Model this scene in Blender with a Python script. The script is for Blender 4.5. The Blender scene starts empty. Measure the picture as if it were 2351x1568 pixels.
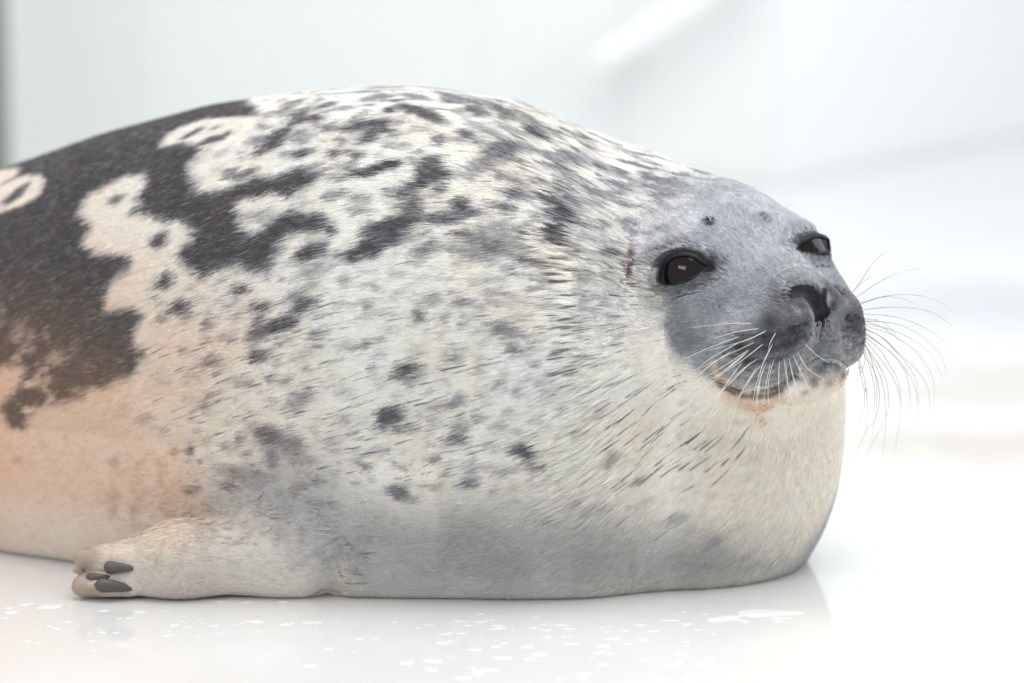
import bpy, bmesh, math, random
import numpy as np
from mathutils import Vector, Matrix
from mathutils.bvhtree import BVHTree

random.seed(7)
rng = np.random.default_rng(7)
sc = bpy.context.scene
COL = sc.collection
f32 = np.float32

# ------------------------------------------------------------------ camera
PITCH = math.radians(9.0)
CAM_D, CAM_H, FPX = 2.6, 0.589, 7280.0          # FPX: focal length in pixels of a 2350-wide frame
cam_loc = np.array([0.0, -CAM_D * math.cos(PITCH), CAM_H])
fwd = np.array([0, math.cos(PITCH), -math.sin(PITCH)])
upv = np.array([0, math.sin(PITCH), math.cos(PITCH)])
cd = bpy.data.cameras.new('camera')
cd.sensor_width = 36.0
cd.lens = 36.0 * FPX / 2350.0
cd.clip_end = 200.0
cd.dof.use_dof = True
cd.dof.focus_distance = 2.44
cd.dof.aperture_fstop = 2.8
cam = bpy.data.objects.new('camera', cd)
COL.objects.link(cam)
cam.location = cam_loc
cam.rotation_euler = (math.pi / 2 - PITCH, 0, 0)
sc.camera = cam

# ------------------------------------------------------------------ light
w = bpy.data.worlds.new('World')
sc.world = w
w.use_nodes = True
bg = w.node_tree.nodes['Background']
bg.inputs[0].default_value = (0.90, 0.95, 1.0, 1)
bg.inputs[1].default_value = 0.74


def area_light(name, loc, target, size, size_y, power, col):
    l = bpy.data.lights.new(name, 'AREA')
    l.shape = 'RECTANGLE'
    l.size, l.size_y, l.energy, l.color = size, size_y, power, col
    o = bpy.data.objects.new(name, l)
    COL.objects.link(o)
    o.location = loc
    o.rotation_euler = (Vector(target) - Vector(loc)).to_track_quat('-Z', 'Y').to_euler()
    return o


area_light('skylight_lamp', (0.4, -0.3, 3.6), (0.1, 0.2, 0), 3.4, 3.0, 104, (1.0, 0.985, 0.96))
area_light('window_lamp', (3.2, 0.4, 1.9), (0.2, 0.3, 0.2), 2.0, 2.2, 46, (0.93, 0.97, 1.0))
area_light('front_window_lamp', (-2.0, -2.75, 2.35), (0.13, -0.14, 0.27), 1.7, 0.6, 24, (0.95, 0.98, 1.0))

sc.view_settings.view_transform = 'Standard'
sc.view_settings.look = 'None'
sc.view_settings.exposure = 0.15
sc.view_settings.gamma = 1.0
sc.render.engine = 'CYCLES'
sc.cycles.use_denoising = True
sc.cycles.max_bounces = 8
sc.cycles.diffuse_bounces = 4
sc.cycles.transparent_max_bounces = 8


# ------------------------------------------------------------------ photo pixels (2350 x 1568) to directions
def px_dir(x, y):
    d = fwd * FPX + np.array([1.0, 0, 0]) * (x - 1175.0) + upv * (784.0 - y)
    return d / np.linalg.norm(d)


def px_on_y(x, y, Y):
    d = px_dir(x, y)
    return cam_loc + d * ((Y - cam_loc[1]) / d[1])


def px_on_floor(x, y, Z=0.0):
    d = px_dir(x, y)
    return cam_loc + d * ((Z - cam_loc[2]) / d[2])


def proj(P):
    d = P - cam_loc
    z = d @ fwd
    return np.stack([1175 + FPX * d[..., 0] / z, 784 - FPX * (d @ upv) / z], -1)


# ------------------------------------------------------------------ noise helpers (value noise in numpy)
_perm = rng.random((64, 64, 64)).astype(f32)


def vnoise(P, scale):
    q = np.asarray(P, f32) * f32(scale) + f32(500.0)
    i = np.floor(q).astype(np.int32)
    t = q - i
    t = t * t * (3 - 2 * t)
    i &= 63
    j = (i + 1) & 63
    x0, y0, z0 = i[:, 0], i[:, 1], i[:, 2]
    x1, y1, z1 = j[:, 0], j[:, 1], j[:, 2]
    a = _perm[x0, y0, z0] * (1 - t[:, 0]) + _perm[x1, y0, z0] * t[:, 0]
    b = _perm[x0, y1, z0] * (1 - t[:, 0]) + _perm[x1, y1, z0] * t[:, 0]
    c = _perm[x0, y0, z1] * (1 - t[:, 0]) + _perm[x1, y0, z1] * t[:, 0]
    d = _perm[x0, y1, z1] * (1 - t[:, 0]) + _perm[x1, y1, z1] * t[:, 0]
    ab = a * (1 - t[:, 1]) + b * t[:, 1]
    cd_ = c * (1 - t[:, 1]) + d * t[:, 1]
    return (ab * (1 - t[:, 2]) + cd_ * t[:, 2]) * 2 - 1


def sstep(a, b, x):
    t = np.clip((x - a) / (b - a), 0, 1)
    return t * t * (3 - 2 * t)


# ------------------------------------------------------------------ the seal: implicit surface
HS = 0.976
HO = np.array([0.1875, -0.090, 0.2639])            # head frame: origin between the eyes
HM = np.array([[0.5758, -0.8047, -0.1447], [-0.7957, -0.5922, 0.1272], [0.188, -0.0419, 0.9813]])


def to_head(P):
    return ((P - HO) @ HM) / HS


def from_head(q):
    return HO + HS * np.asarray(q) @ HM.T


def smin(a, b, k):
    h = np.clip(0.5 + 0.5 * (b - a) / k, 0, 1)
    return b * (1 - h) + a * h - k * h * (1 - h)


def smax(a, b, k):
    return -smin(-a, -b, k)


def ell(P, c, r):
    c = np.asarray(c, f32); r = np.asarray(r, f32)
    q = (P - c) / r
    k0 = np.sqrt((q * q).sum(-1)) + 1e-6
    q = q / r
    k1 = np.sqrt((q * q).sum(-1)) + 1e-6
    return k0 * (k0 - 1) / k1


def rcone(P, a, b, ra, rb):
    a = np.asarray(a, f32); b = np.asarray(b, f32)
    ab = b - a
    t = np.clip(((P - a) @ ab) / (ab @ ab), 0, 1)
    d = P - a - t[..., None] * ab
    return np.sqrt((d * d).sum(-1)) - (ra + (rb - ra) * t)


ST = np.array([  # X, centre y, half width, top z, widest z
    (-1.16, .520, .030, .060, .034), (-1.05, .475, .060, .105, .055), (-.90, .405, .098, .160, .080), (-.75, .330, .130, .208, .100),
    (-.60, .260, .156, .252, .122), (-.47, .192, .178, .295, .140), (-.35, .134, .195, .340, .155), (-.25, .086, .206, .369, .165),
    (-.15, .044, .212, .385, .172), (-.08, .028, .214, .389, .175), (.0, .018, .210, .378, .172), (.06, .016, .200, .353, .165),
    (.12, .020, .168, .318, .155), (.17, .030, .120, .265, .140), (.20, .034, .060, .205, .14), (.22, .034, .02, .16, .14)], f32)
_xs = np.linspace(-1.2, .26, 600).astype(f32)


def _smooth(v):
    y = np.interp(_xs, ST[:, 0], v)
    k = np.hanning(25); k /= k.sum()
    yp = np.concatenate([np.full(12, y[0]), y, np.full(12, y[-1])])
    return np.convolve(yp, k, 'valid').astype(f32)


_tab = [_smooth(ST[:, i]) for i in range(1, 5)]


def torso(P):
    x = P[:, 0]
    yc, hw, zt, zc = [np.interp(x, _xs, t).astype(f32) for t in _tab]
    yy = np.abs(P[:, 1] - yc) / hw
    dz = P[:, 2] - zc
    rt = zt - zc
    rb = zc + .09
    zz = np.abs(dz) / np.where(dz > 0, rt, rb)
    pw = 2.15
    q = (yy ** pw + zz ** pw + 1e-9) ** (1 / pw)
    d = (q - 1) * np.minimum(hw, rt) * .92
    ex = np.maximum(x - .22, -1.16 - x)
    return np.where(ex > 0, np.maximum(d, 0) * .7 + ex, d)


def head_base(P):
    q = to_head(P).astype(f32)
    q[:, 1] = np.abs(q[:, 1])
    d = ell(q, (-.064, 0, .000), (.088, .080, .068))
    d = smin(d, ell(q, (-.012, .050, -.002), (.031, .030, .027)), .022)        # orbit
    d = smin(d, rcone(q, (-.02, 0, -.016), (.040, 0, -.046), .052, .037), .018)  # bridge
    d = smin(d, ell(q, (-.012, .046, -.052), (.054, .048, .046)), .025)        # cheek
    d = smin(d, rcone(q, (.052, .025, -.059), (.024, .050, -.073), .0300, .0295), .008)   # whisker pad
    d = smin(d, ell(q, (.064, .0, -.041), (.022, .020, .019)), .009)          # nose
    d = smin(d, ell(q, (.038, 0, -.099), (.040, .041, .022)), .007)           # chin and lower jaw
    return d * f32(HS)


def neck_base(P):
    d = ell(P, (.118, .010, .195), (.135, .135, .125))
    d = smin(d, ell(P, (.122, .002, .102), (.150, .144, .170)), .06)           # chest
    return d


FL = [(-.085, -.088, .036, .036), (-.19, -.112, .030, .034), (-.262, -.124, .026, .030), (-.318, -.124, .018, .020)]


def flipper(P):
    d = None
    for (a, b) in zip(FL[:-1], FL[1:]):
        e = rcone(P, a[:3], b[:3], a[3], b[3])
        d = e if d is None else smin(d, e, .02)
    for (ay, az, by, bz, rr) in ((-.132, .030, -.134, .031, .0085), (-.137, .012, -.140, .010, .0095), (-.118, .030, -.112, .026, .0085), (-.122, .014, -.118, .011, .0085)):
        d = smin(d, rcone(P, (-.300, ay, az), (-.336, by, bz), .012, rr), .004)
    return d


def hind(P):
    d = None
    for (bx, by) in ((-1.36, .50), (-1.33, .66)):
        Q = P.copy()
        Q[:, 2] = (Q[:, 2] - .03) * 1.6
        e = rcone(Q, (-1.12, .51, 0), (bx, by, -.01), .05, .055)
        d = e if d is None else smin(d, e, .02)
    return d


def sdf_base(P):
    P = np.asarray(P, f32)
    d = torso(P)
    x = P[:, 0]
    m = x < -.95
    if m.any():
        d[m] = smin(d[m], hind(P[m]), .03)
    m = (x < .1) & (x > -.42) & (P[:, 1] < .08) & (P[:, 2] < .2)
    if m.any():
        d[m] = smin(d[m], flipper(P[m]), .004 + .045 * sstep(-.255, -.17, P[m, 0]))
    m = x > -.12
    if m.any():
        Q = P[m]
        n = neck_base(Q)
        h = head_base(Q)
        n = smin(n, h, .028)
        k = (.010 + .05 * sstep(.20, .33, Q[:, 2])).astype(f32)
        d[m] = smin(d[m], n, k)
    return smax(d, -P[:, 2] - f32(.001), .009)


FOLDS = []
FEATURES = []      # functions (P, d) -> d, filled in below


def sdf(P):
    P = np.asarray(P, f32)
    d = sdf_base(P)
    m = P[:, 0] > .0
    if m.any():
        Q = P[m]; e = d[m]
        for f in FEATURES:
            e = f(Q, e)
        d[m] = e
    m = (P[:, 0] < .0) & (P[:, 0] > -.42) & (P[:, 2] < .15)
    if m.any():
        Q = P[m]; e = d[m]
        for f in FOLDS:
            e = f(Q, e)
        d[m] = e
    return d


def grad(P, fn, e=4e-4):
    g = np.empty_like(P)
    for i in range(3):
        o = np.zeros(3, P.dtype); o[i] = e
        g[:, i] = (fn(P + o) - fn(P - o)) / (2 * e)
    return g


def project(P, fn, n=3, lim=.006):
    P = P.astype(np.float64)
    for _ in range(n):
        d = fn(P).astype(np.float64)
        g = grad(P, fn).astype(np.float64)
        st = (d / ((g * g).sum(-1) + 1e-3))[:, None] * g
        l = np.linalg.norm(st, axis=1, keepdims=True)
        P = P - st * np.minimum(1, lim / (l + 1e-9))
    return P


def surface_nets(fn, lo, hi, h):
    n = [int(round((b - a) / h)) + 1 for a, b in zip(lo, hi)]
    ax = [np.linspace(a, a + h * (k - 1), k) for a, k in zip(lo, n)]
    D = np.empty(n, f32)
    for i in range(0, n[0], 40):
        G = np.stack(np.meshgrid(ax[0][i:i + 40], ax[1], ax[2], indexing='ij'), -1).reshape(-1, 3).astype(f32)
        D[i:i + 40] = fn(G).reshape(-1, n[1], n[2])
    S = D < 0
    c = [k - 1 for k in n]
    cnt = np.zeros(c, np.int16); acc = np.zeros(c + [3], f32)
    corners = [(i, j, k) for i in (0, 1) for j in (0, 1) for k in (0, 1)]
    sub = lambda A, o: A[o[0]:o[0] + c[0], o[1]:o[1] + c[1], o[2]:o[2] + c[2]]
    for a in corners:
        for axis in range(3):
            if a[axis]:
                continue
            b = list(a); b[axis] = 1
            da, db = sub(D, a), sub(D, b)
            m = (da < 0) != (db < 0)
            t = np.where(m, da / np.where(m, da - db, 1), 0)
            cnt += m
            for q in range(3):
                acc[..., q] += np.where(m, a[q] + (t if q == axis else 0), 0)
    act = cnt > 0
    idx = np.full(c, -1, np.int64); idx[act] = np.arange(act.sum())
    cell = np.argwhere(act)
    V = (cell + acc[act] / cnt[act][:, None]) * h + np.array(lo)
    quads = []
    for axis in range(3):
        u, v = [(1, 2), (2, 0), (0, 1)][axis]
        sl0 = [slice(None)] * 3; sl1 = [slice(None)] * 3
        sl0[axis] = slice(0, -1); sl1[axis] = slice(1, None)
        e = np.argwhere(S[tuple(sl0)] != S[tuple(sl1)])
        e = e[(e[:, u] > 0) & (e[:, v] > 0) & (e[:, u] < n[u] - 1) & (e[:, v] < n[v] - 1)]
        ins = S[e[:, 0], e[:, 1], e[:, 2]]
        def g(du, dv):
            q = e.copy(); q[:, u] -= du; q[:, v] -= dv
            return idx[q[:, 0], q[:, 1], q[:, 2]]
        Q = np.stack([g(1, 1), g(0, 1), g(0, 0), g(1, 0)], 1)
        Q[~ins] = Q[~ins][:, ::-1]
        quads.append(Q)
    return V, np.concatenate(quads)


V0, Q0 = surface_nets(sdf_base, (-1.45, -.20, -.02), (.34, .78, .42), .0055)
V0 = project(V0, sdf_base, 2)
bvh0 = BVHTree.FromPolygons(V0.tolist(), Q0.tolist())


def hit(x, y, b=None):
    r = (b or bvh0).ray_cast(Vector(cam_loc), Vector(px_dir(x, y)))
    return None if r[0] is None else np.array(r[0])


def hits(pts):
    return np.array([h for h in (hit(x, y) for x, y in pts) if h is not None])


# ------------------------------------------------------------------ face features, placed on the surface
def polydist(Q, pts, rad=None):
    best = np.full(len(Q), 1e3, f32)
    for i in range(len(pts) - 1):
        a = pts[i].astype(f32); b = pts[i + 1].astype(f32)
        ab = b - a
        t = np.clip(((Q - a) @ ab) / (ab @ ab + 1e-12), 0, 1)
        dd = np.linalg.norm(Q - a - t[:, None] * ab, axis=1)
        if rad is not None:
            dd = dd - (rad[i] + (rad[i + 1] - rad[i]) * t)
        best = np.minimum(best, dd)
    return best


def mirror(pts):
    q = to_head(pts); q[:, 1] *= -1
    return from_head(q)


def flatten(pts):          # the symmetry plane
    q = to_head(pts); q[:, 1] = 0
    return from_head(q)


def carve(pts, rad, k=.002):
    pts = np.asarray(pts); rad = np.broadcast_to(np.asarray(rad, float), (len(pts),)).astype(f32)
    lo, hi = pts.min(0) - .03, pts.max(0) + .03

    def f(Q, d):
        m = ((Q > lo) & (Q < hi)).all(1)
        if m.any():
            d = d.copy()
            d[m] = smax(d[m], -polydist(Q[m], pts, rad), k)
        return d
    FEATURES.append(f)


def bump(pts, h, wd):
    """raise (h>0) or press (h<0) the skin along a line"""
    pts = np.asarray(pts)
    lo, hi = pts.min(0) - 4 * wd, pts.max(0) + 4 * wd

    def f(Q, d):
        m = ((Q > lo) & (Q < hi)).all(1)
        if m.any():
            d = d.copy()
            e = polydist(Q[m], pts) if len(pts) > 1 else np.linalg.norm(Q[m] - pts[0], axis=1)
            d[m] -= h * np.exp(-(e / wd) ** 2)
        return d
    FEATURES.append(f)


def resample(p, n):
    p = np.asarray(p, float)
    t = np.concatenate([[0], np.cumsum(np.linalg.norm(np.diff(p, axis=0), axis=1))])
    u = np.linspace(0, t[-1], n)
    return np.stack([np.interp(u, t, p[:, i]) for i in range(p.shape[1])], 1)


lip_px = [(1636, 872), (1648, 879), (1663, 884), (1694, 897), (1729, 902), (1760, 897), (1791, 884), (1818, 866), (1845, 846), (1866, 828), (1886, 816)]
LIP = hits(resample(lip_px, 24))
LIPM = np.concatenate([LIP, mirror(LIP)[::-1]])
bump(LIPM, -.006, .0045)
carve(LIPM, .0022, .002)
lip_up = hits(resample([(1648, 850), (1700, 872), (1745, 876), (1790, 862), (1830, 832), (1872, 806)], 12))
bump(lip_up, .0015, .005); bump(mirror(lip_up), .0015, .005)
lip_gr = hits(resample([(1655, 842), (1700, 862), (1745, 866), (1795, 850), (1830, 822), (1862, 798)], 14))
bump(lip_gr, -.0035, .0030); bump(mirror(lip_gr), -.0035, .0030)

nos_px = [(1831, 669), (1845, 668), (1858, 673), (1868, 685), (1873, 700), (1877, 715), (1881, 726)]
NOS = hits(nos_px)
bump(NOS, -.003, .006)
nrad = [.0012, .0028, .0040, .0040, .0036, .0028, .0014]
carve(NOS, nrad, .0015)
FNOS = hits([(1893, 666), (1892, 680), (1892, 696), (1894, 712), (1897, 726)])
carve(FNOS, [.0010, .0020, .0022, .0018, .0008], .0012)
PHIL = flatten(hits([(1886, 728), (1888, 745), (1890, 770), (1890, 800), (1888, 812)]))
bump(PHIL, -.0045, .0055)
carve(PHIL, .0009, .001)
fold_px = [(1796, 650), (1800, 672), (1812, 692), (1830, 705)]       # crease behind the nostril
FOLD = hits(fold_px)
bump(FOLD, -.0035, .0045); bump(mirror(FOLD), -.0035, .0045)
wing = hits([(1822, 700), (1845, 712), (1860, 726)])
bump(wing, .003, .006); bump(mirror(wing), .003, .006)

ROWS = [[(1690, 765), (1735, 772), (1790, 768), (1850, 745)], [(1672, 790), (1709, 800), (1787, 798), (1860, 770)],
        [(1660, 812), (1700, 826), (1750, 831), (1800, 822), (1852, 790)], [(1668, 838), (1715, 852), (1765, 850), (1812, 832), (1848, 806)]]
ROWP = [hits(resample(r, 14)) for r in ROWS]
for r_ in ROWP:
    bump(r_, -.0040, .0026); bump(mirror(r_), -.0040, .0026)

# eyes
eye_n_px = [(1519, 641), (1521, 622), (1532, 601), (1552, 590), (1576, 588), (1597, 594), (1613, 605), (1624, 613), (1608, 625), (1588, 637), (1566, 646), (1544, 651), (1525, 650)]
eye_f_px = [(1833, 577), (1841, 562), (1854, 553), (1869, 550), (1884, 555), (1896, 567), (1903, 577), (1887, 581), (1869, 583), (1849, 582)]


def catmull(p, n):
    p = np.asarray(p, float); N = len(p); out = []
    for i in range(N):
        a, b, c, d = p[i - 1], p[i], p[(i + 1) % N], p[(i + 2) % N]
        for t in np.linspace(0, 1, n, endpoint=False):
            out.append(.5 * (2 * b + (c - a) * t + (2 * a - 5 * b + 4 * c - d) * t * t + (3 * b - a - 3 * c + d) * t ** 3))
    return np.array(out)


def poly2d(x, y, poly):
    d = np.full(len(x), 1e6); ins = np.zeros(len(x), bool)
    n = len(poly)
    for i in range(n):
        a, b = poly[i], poly[(i + 1) % n]
        e = b - a
        wx, wy = x - a[0], y - a[1]
        t = np.clip((wx * e[0] + wy * e[1]) / (e @ e + 1e-18), 0, 1)
        d = np.minimum(d, (wx - e[0] * t) ** 2 + (wy - e[1] * t) ** 2)
        c = (a[1] > y) != (b[1] > y)
        with np.errstate(divide='ignore', invalid='ignore'):
            xi = e[0] * (y - a[1]) / np.where(e[1] == 0, 1e-12, e[1]) + a[0]
        ins ^= c & (x < xi)
    d = np.sqrt(d)
    return np.where(ins, -d, d)


EYES = []


def make_eye(px, R, out, grow_=1.0, turn=0.0):
    px = np.asarray(px, float); px = px.mean(0) + (px - px.mean(0)) * grow_
    pts = hits(catmull(px, 3))
    c = pts.mean(0)
    n = grad(np.array([c]), sdf_base, 4e-3)[0]; n /= np.linalg.norm(n)
    vv = cam_loc - c; n = n + turn * vv / np.linalg.norm(vv); n /= np.linalg.norm(n)
    u = np.cross([0, 0, 1.], n); u /= np.linalg.norm(u)
    v = np.cross(n, u)
    B = np.stack([u, v, n], 1)
    L = (pts - c) @ B
    poly = L[:, :2]
    top = L[:, 2].mean()
    centre = c + n * (top - R + out)
    EYES.append(dict(c=c, B=B, poly=poly, centre=centre, R=R))
    B32, c32 = B.astype(f32), c.astype(f32)

    def f(Q, d):
        m = ((Q - c32) ** 2).sum(1) < .05 ** 2
        if m.any():
            d = d.copy()
            L = (Q[m] - c32) @ B32
            d2 = poly2d(L[:, 0], L[:, 1], poly).astype(f32)
            e = d[m]
            fade = np.exp(-(L[:, 2] / .02) ** 2)
            e = e - fade * (.0024 * np.exp(-((d2 - .0030) / .0028) ** 2) - .0022 * np.exp(-((d2 - .0095) / .0035) ** 2))   # lid rim and its furrow
            e = smax(e, -np.maximum(d2, R - .0015 - np.linalg.norm(Q[m] - centre.astype(f32), axis=1)), .0012)
            d[m] = e
        return d
    FEATURES.append(f)


make_eye(eye_n_px, .032, .0034, 1.08)
make_eye(eye_f_px, .032, .0030, 1.12, .7)
EAR = hits([(1452, 572), (1446, 590), (1444, 610), (1441, 632)])
bump(EAR, -.004, .006)
carve(EAR, [.001, .0026, .0026, .001], .002)
BROW = [hit(1632, 512), hit(1758, 504)]
for b_ in BROW:
    bump([b_], .0018, .007)
ARM = hits([(300, 1236), (340, 1212), (375, 1200), (410, 1190), (440, 1187), (462, 1192)])
_keep = list(FEATURES)
for line, h_, w_ in ((ARM, -.007, .007), (hits([(786, 1272), (780, 1310), (768, 1345), (752, 1368)]), -.010, .009), (hits([(500, 1205), (560, 1225), (620, 1235)]), -.003, .008),
                     (hits([(400, 1165), (450, 1120), (520, 1085)]), -.0035, .009), (hits([(330, 1175), (352, 1130), (348, 1080)]), -.003, .010), (hits([(280, 1170), (292, 1120)]), -.0022, .009),
                     (hits([(470, 1165), (540, 1150), (620, 1150)]), -.0025, .010), (hits([(700, 1180), (760, 1230), (800, 1250)]), -.003, .012)):
    if len(line) > 1:
        bump(line, h_, w_)
FOLDS += FEATURES[len(_keep):]
del FEATURES[len(_keep):]

# ------------------------------------------------------------------ body mesh: refine the face, then settle every vertex on the surface
bm = bmesh.new()
vs = [bm.verts.new(v) for v in V0.tolist()]
bm.verts.index_update()
for q in Q0.tolist():
    try:
        bm.faces.new([vs[i] for i in q])
    except ValueError:
        pass


def refine(test):
    bm.faces.ensure_lookup_table()
    C = np.array([f.calc_center_median() for f in bm.faces])
    sel = test(C)
    ed = {e for f, s_ in zip(bm.faces, sel) if s_ for e in f.edges}
    bmesh.ops.subdivide_edges(bm, edges=list(ed), cuts=1, use_grid_fill=True)


def settle(n):
    P = np.array([v.co for v in bm.verts])
    P = project(P, sdf, n)
    for v, p in zip(bm.verts, P.tolist()):
        v.co = p


def near_face(C, s_=1.0):
    q = to_head(C)
    return (((q - np.array([.0, 0, -.04])) / np.array([.115, .105, .095]) / s_) ** 2).sum(1) < 1


refine(lambda C: near_face(C, 1.15))
settle(2)
refine(lambda C: near_face(C))
settle(2)


def near_lines(C):
    m = polydist(C.astype(f32), LIPM) < .006
    for L in (NOS, FNOS, PHIL):
        m |= polydist(C.astype(f32), L) < .011
    for e in EYES:
        m |= np.linalg.norm(C - e['c'], axis=1) < .033
    return m


refine(near_lines)
refine(lambda C: (C[:, 0] < -.06) & (C[:, 0] > -.37) & (C[:, 2] < .12) & (C[:, 1] < .0))
settle(3)
bmesh.ops.recalc_face_normals(bm, faces=bm.faces[:])
body_me = bpy.data.meshes.new('body')
bm.to_mesh(body_me)
for p_ in body_me.polygons:
    p_.use_smooth = True
bm.free()


# ------------------------------------------------------------------ materials
def new_mat(name):
    m = bpy.data.materials.new(name)
    m.use_nodes = True
    return m, m.node_tree.nodes, m.node_tree.links, m.node_tree.nodes['Principled BSDF']


def simple_mat(name, col, rough=.5, **kw):
    m, n, l, b = new_mat(name)
    b.inputs['Base Color'].default_value = (*col, 1)
    b.inputs['Roughness'].default_value = rough
    for k, v in kw.items():
        b.inputs[k.replace('_', ' ')].default_value = v
    return m


def link(name, data, parent=None, mat=None):
    o = bpy.data.objects.new(name, data)
    COL.objects.link(o)
    if parent:
        o.parent = parent
    if mat:
        data.materials.append(mat)
    return o


def tag(o, label=None, cat=None, group=None, kind=None):
    for k, v in (('label', label), ('category', cat), ('group', group), ('kind', kind)):
        if v:
            o[k] = v
    return o


def mesh(name, v, f, smooth=True):
    me = bpy.data.meshes.new(name)
    me.from_pydata([tuple(map(float, p)) for p in v], [], [tuple(map(int, q)) for q in f])
    if smooth:
        for p in me.polygons:
            p.use_smooth = True
    me.update()
    return me


# ------------------------------------------------------------------ coat pattern: a map over (length along the body, distance round it)
UX0, UX1, VV0, VV1, RES = -1.25, .35, -.64, .34, .0015
NU, NV = int((UX1 - UX0) / RES), int((VV1 - VV0) / RES)
GU, GV = np.meshgrid(UX0 + (np.arange(NU) + .5) * RES, VV0 + (np.arange(NV) + .5) * RES, indexing='ij')


def body_uv(P):
    yc = np.interp(P[:, 0], _xs, _tab[0])
    a = np.arctan2(P[:, 2] - .13, -(P[:, 1] - yc)) * .2
    a = np.where(a > .3142, .6283 - a, a)
    a = np.where(a < -.3142, -.6283 - a, a)
    return P[:, 0], a


def px_uv(pts):
    out = []
    for x, y in pts:
        h, off = hit(x, y), 0
        while h is None and off < 200:
            off += 6
            h = hit(x, y + off if y < 900 else y - off)
        u, v = body_uv(h[None])
        out.append((u[0], v[0] if off == 0 or y > 900 else .345))
    return np.array(out)


G3 = np.stack([GU, GV, np.zeros_like(GU)], -1).reshape(-1, 3)
WU = (vnoise(G3, 70) * .0040 + vnoise(G3 + 7, 180) * .0022).reshape(NU, NV)
WV = (vnoise(G3 + 3, 70) * .0030 + vnoise(G3 + 11, 180) * .0022).reshape(NU, NV)
DARK = np.zeros((NU, NV), f32)


def win(u0, u1, v0, v1):
    i0, i1 = np.clip([int((u0 - UX0) / RES), int((u1 - UX0) / RES) + 1], 0, NU)
    j0, j1 = np.clip([int((v0 - VV0) / RES), int((v1 - VV0) / RES) + 1], 0, NV)
    return slice(i0, i1), slice(j0, j1)


def stamp_poly(px, val, soft=.005, field=None):
    field = DARK if field is None else field
    p = px_uv(catmull(px, 4))
    w = win(p[:, 0].min() - .02, p[:, 0].max() + .02, p[:, 1].min() - .02, p[:, 1].max() + .02)
    u, v = (GU + WU)[w], (GV + WV)[w]
    d = poly2d(u.ravel(), v.ravel(), p).reshape(u.shape)
    k = 1 - sstep(-soft, soft, d)
    field[w] = field[w] * (1 - k) + val * k


def stamp_blob(x, y, rx, ry, ang=-12, s=1.0, soft=.32):
    h = hit(x, y)
    if h is None:
        return
    u, v = [q[0] for q in body_uv(h[None])]
    e = hit(x, y + 6); e2 = hit(x, y - 6)
    k = 1.0
    if e is not None and e2 is not None:         # foreshortening towards the back
        va, vb = body_uv(e[None])[1][0], body_uv(e2[None])[1][0]
        k = min(3.0, max(.8, abs(vb - va) / (12 / 2850)))
    big = 1.04
    rx, ry = rx / 2850 * big, ry / 2850 * big
    a = math.radians(-ang)
    R_ = 1.6 * max(rx, ry * k) + .006
    w = win(u - R_, u + R_, v - R_, v + R_)
    du, dv = (GU + WU * .8)[w] - u, ((GV + WV * .8)[w] - v) / k
    p = (du * math.cos(a) + dv * math.sin(a)) / rx
    q = (-du * math.sin(a) + dv * math.cos(a)) / ry
    r = np.sqrt(p * p + q * q)
    DARK[w] = np.maximum(DARK[w], s * (1 - sstep(1 - soft, 1 + soft, r)))


SADDLE = [(-60, 380), (60, 340), (200, 300), (400, 240), (540, 215), (600, 262), (545, 268), (466, 274), (411, 297), (374, 328), (384, 340), (420, 330),
          (462, 338), (434, 377), (446, 402), (442, 425), (466, 446), (510, 436), (560, 424), (620, 405), (690, 392), (740, 406), (690, 432), (640, 448),
          (590, 455), (548, 468), (546, 500), (556, 526), (592, 533), (625, 508), (690, 488), (742, 500), (760, 530), (720, 525), (668, 545), (640, 560), (630, 596), (606, 622), (543, 602),
          (489, 622), (458, 638), (436, 606), (415, 574), (438, 552), (444, 522), (407, 503), (349, 503), (334, 485), (322, 446), (341, 423), (336, 402),
          (300, 400), (272, 411), (229, 439), (194, 474), (187, 497), (206, 516), (190, 551), (200, 573), (237, 588), (283, 578), (296, 594), (279, 629),
          (248, 660), (244, 690), (240, 723), (262, 722), (295, 710), (322, 727), (308, 774), (330, 824), (272, 871), (202, 902), (128, 925), (72, 950), (62, 987), (31, 979),
          (12, 941), (31, 902), (58, 863), (39, 832), (-60, 828)]
stamp_poly(SADDLE, 1.0)
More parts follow.
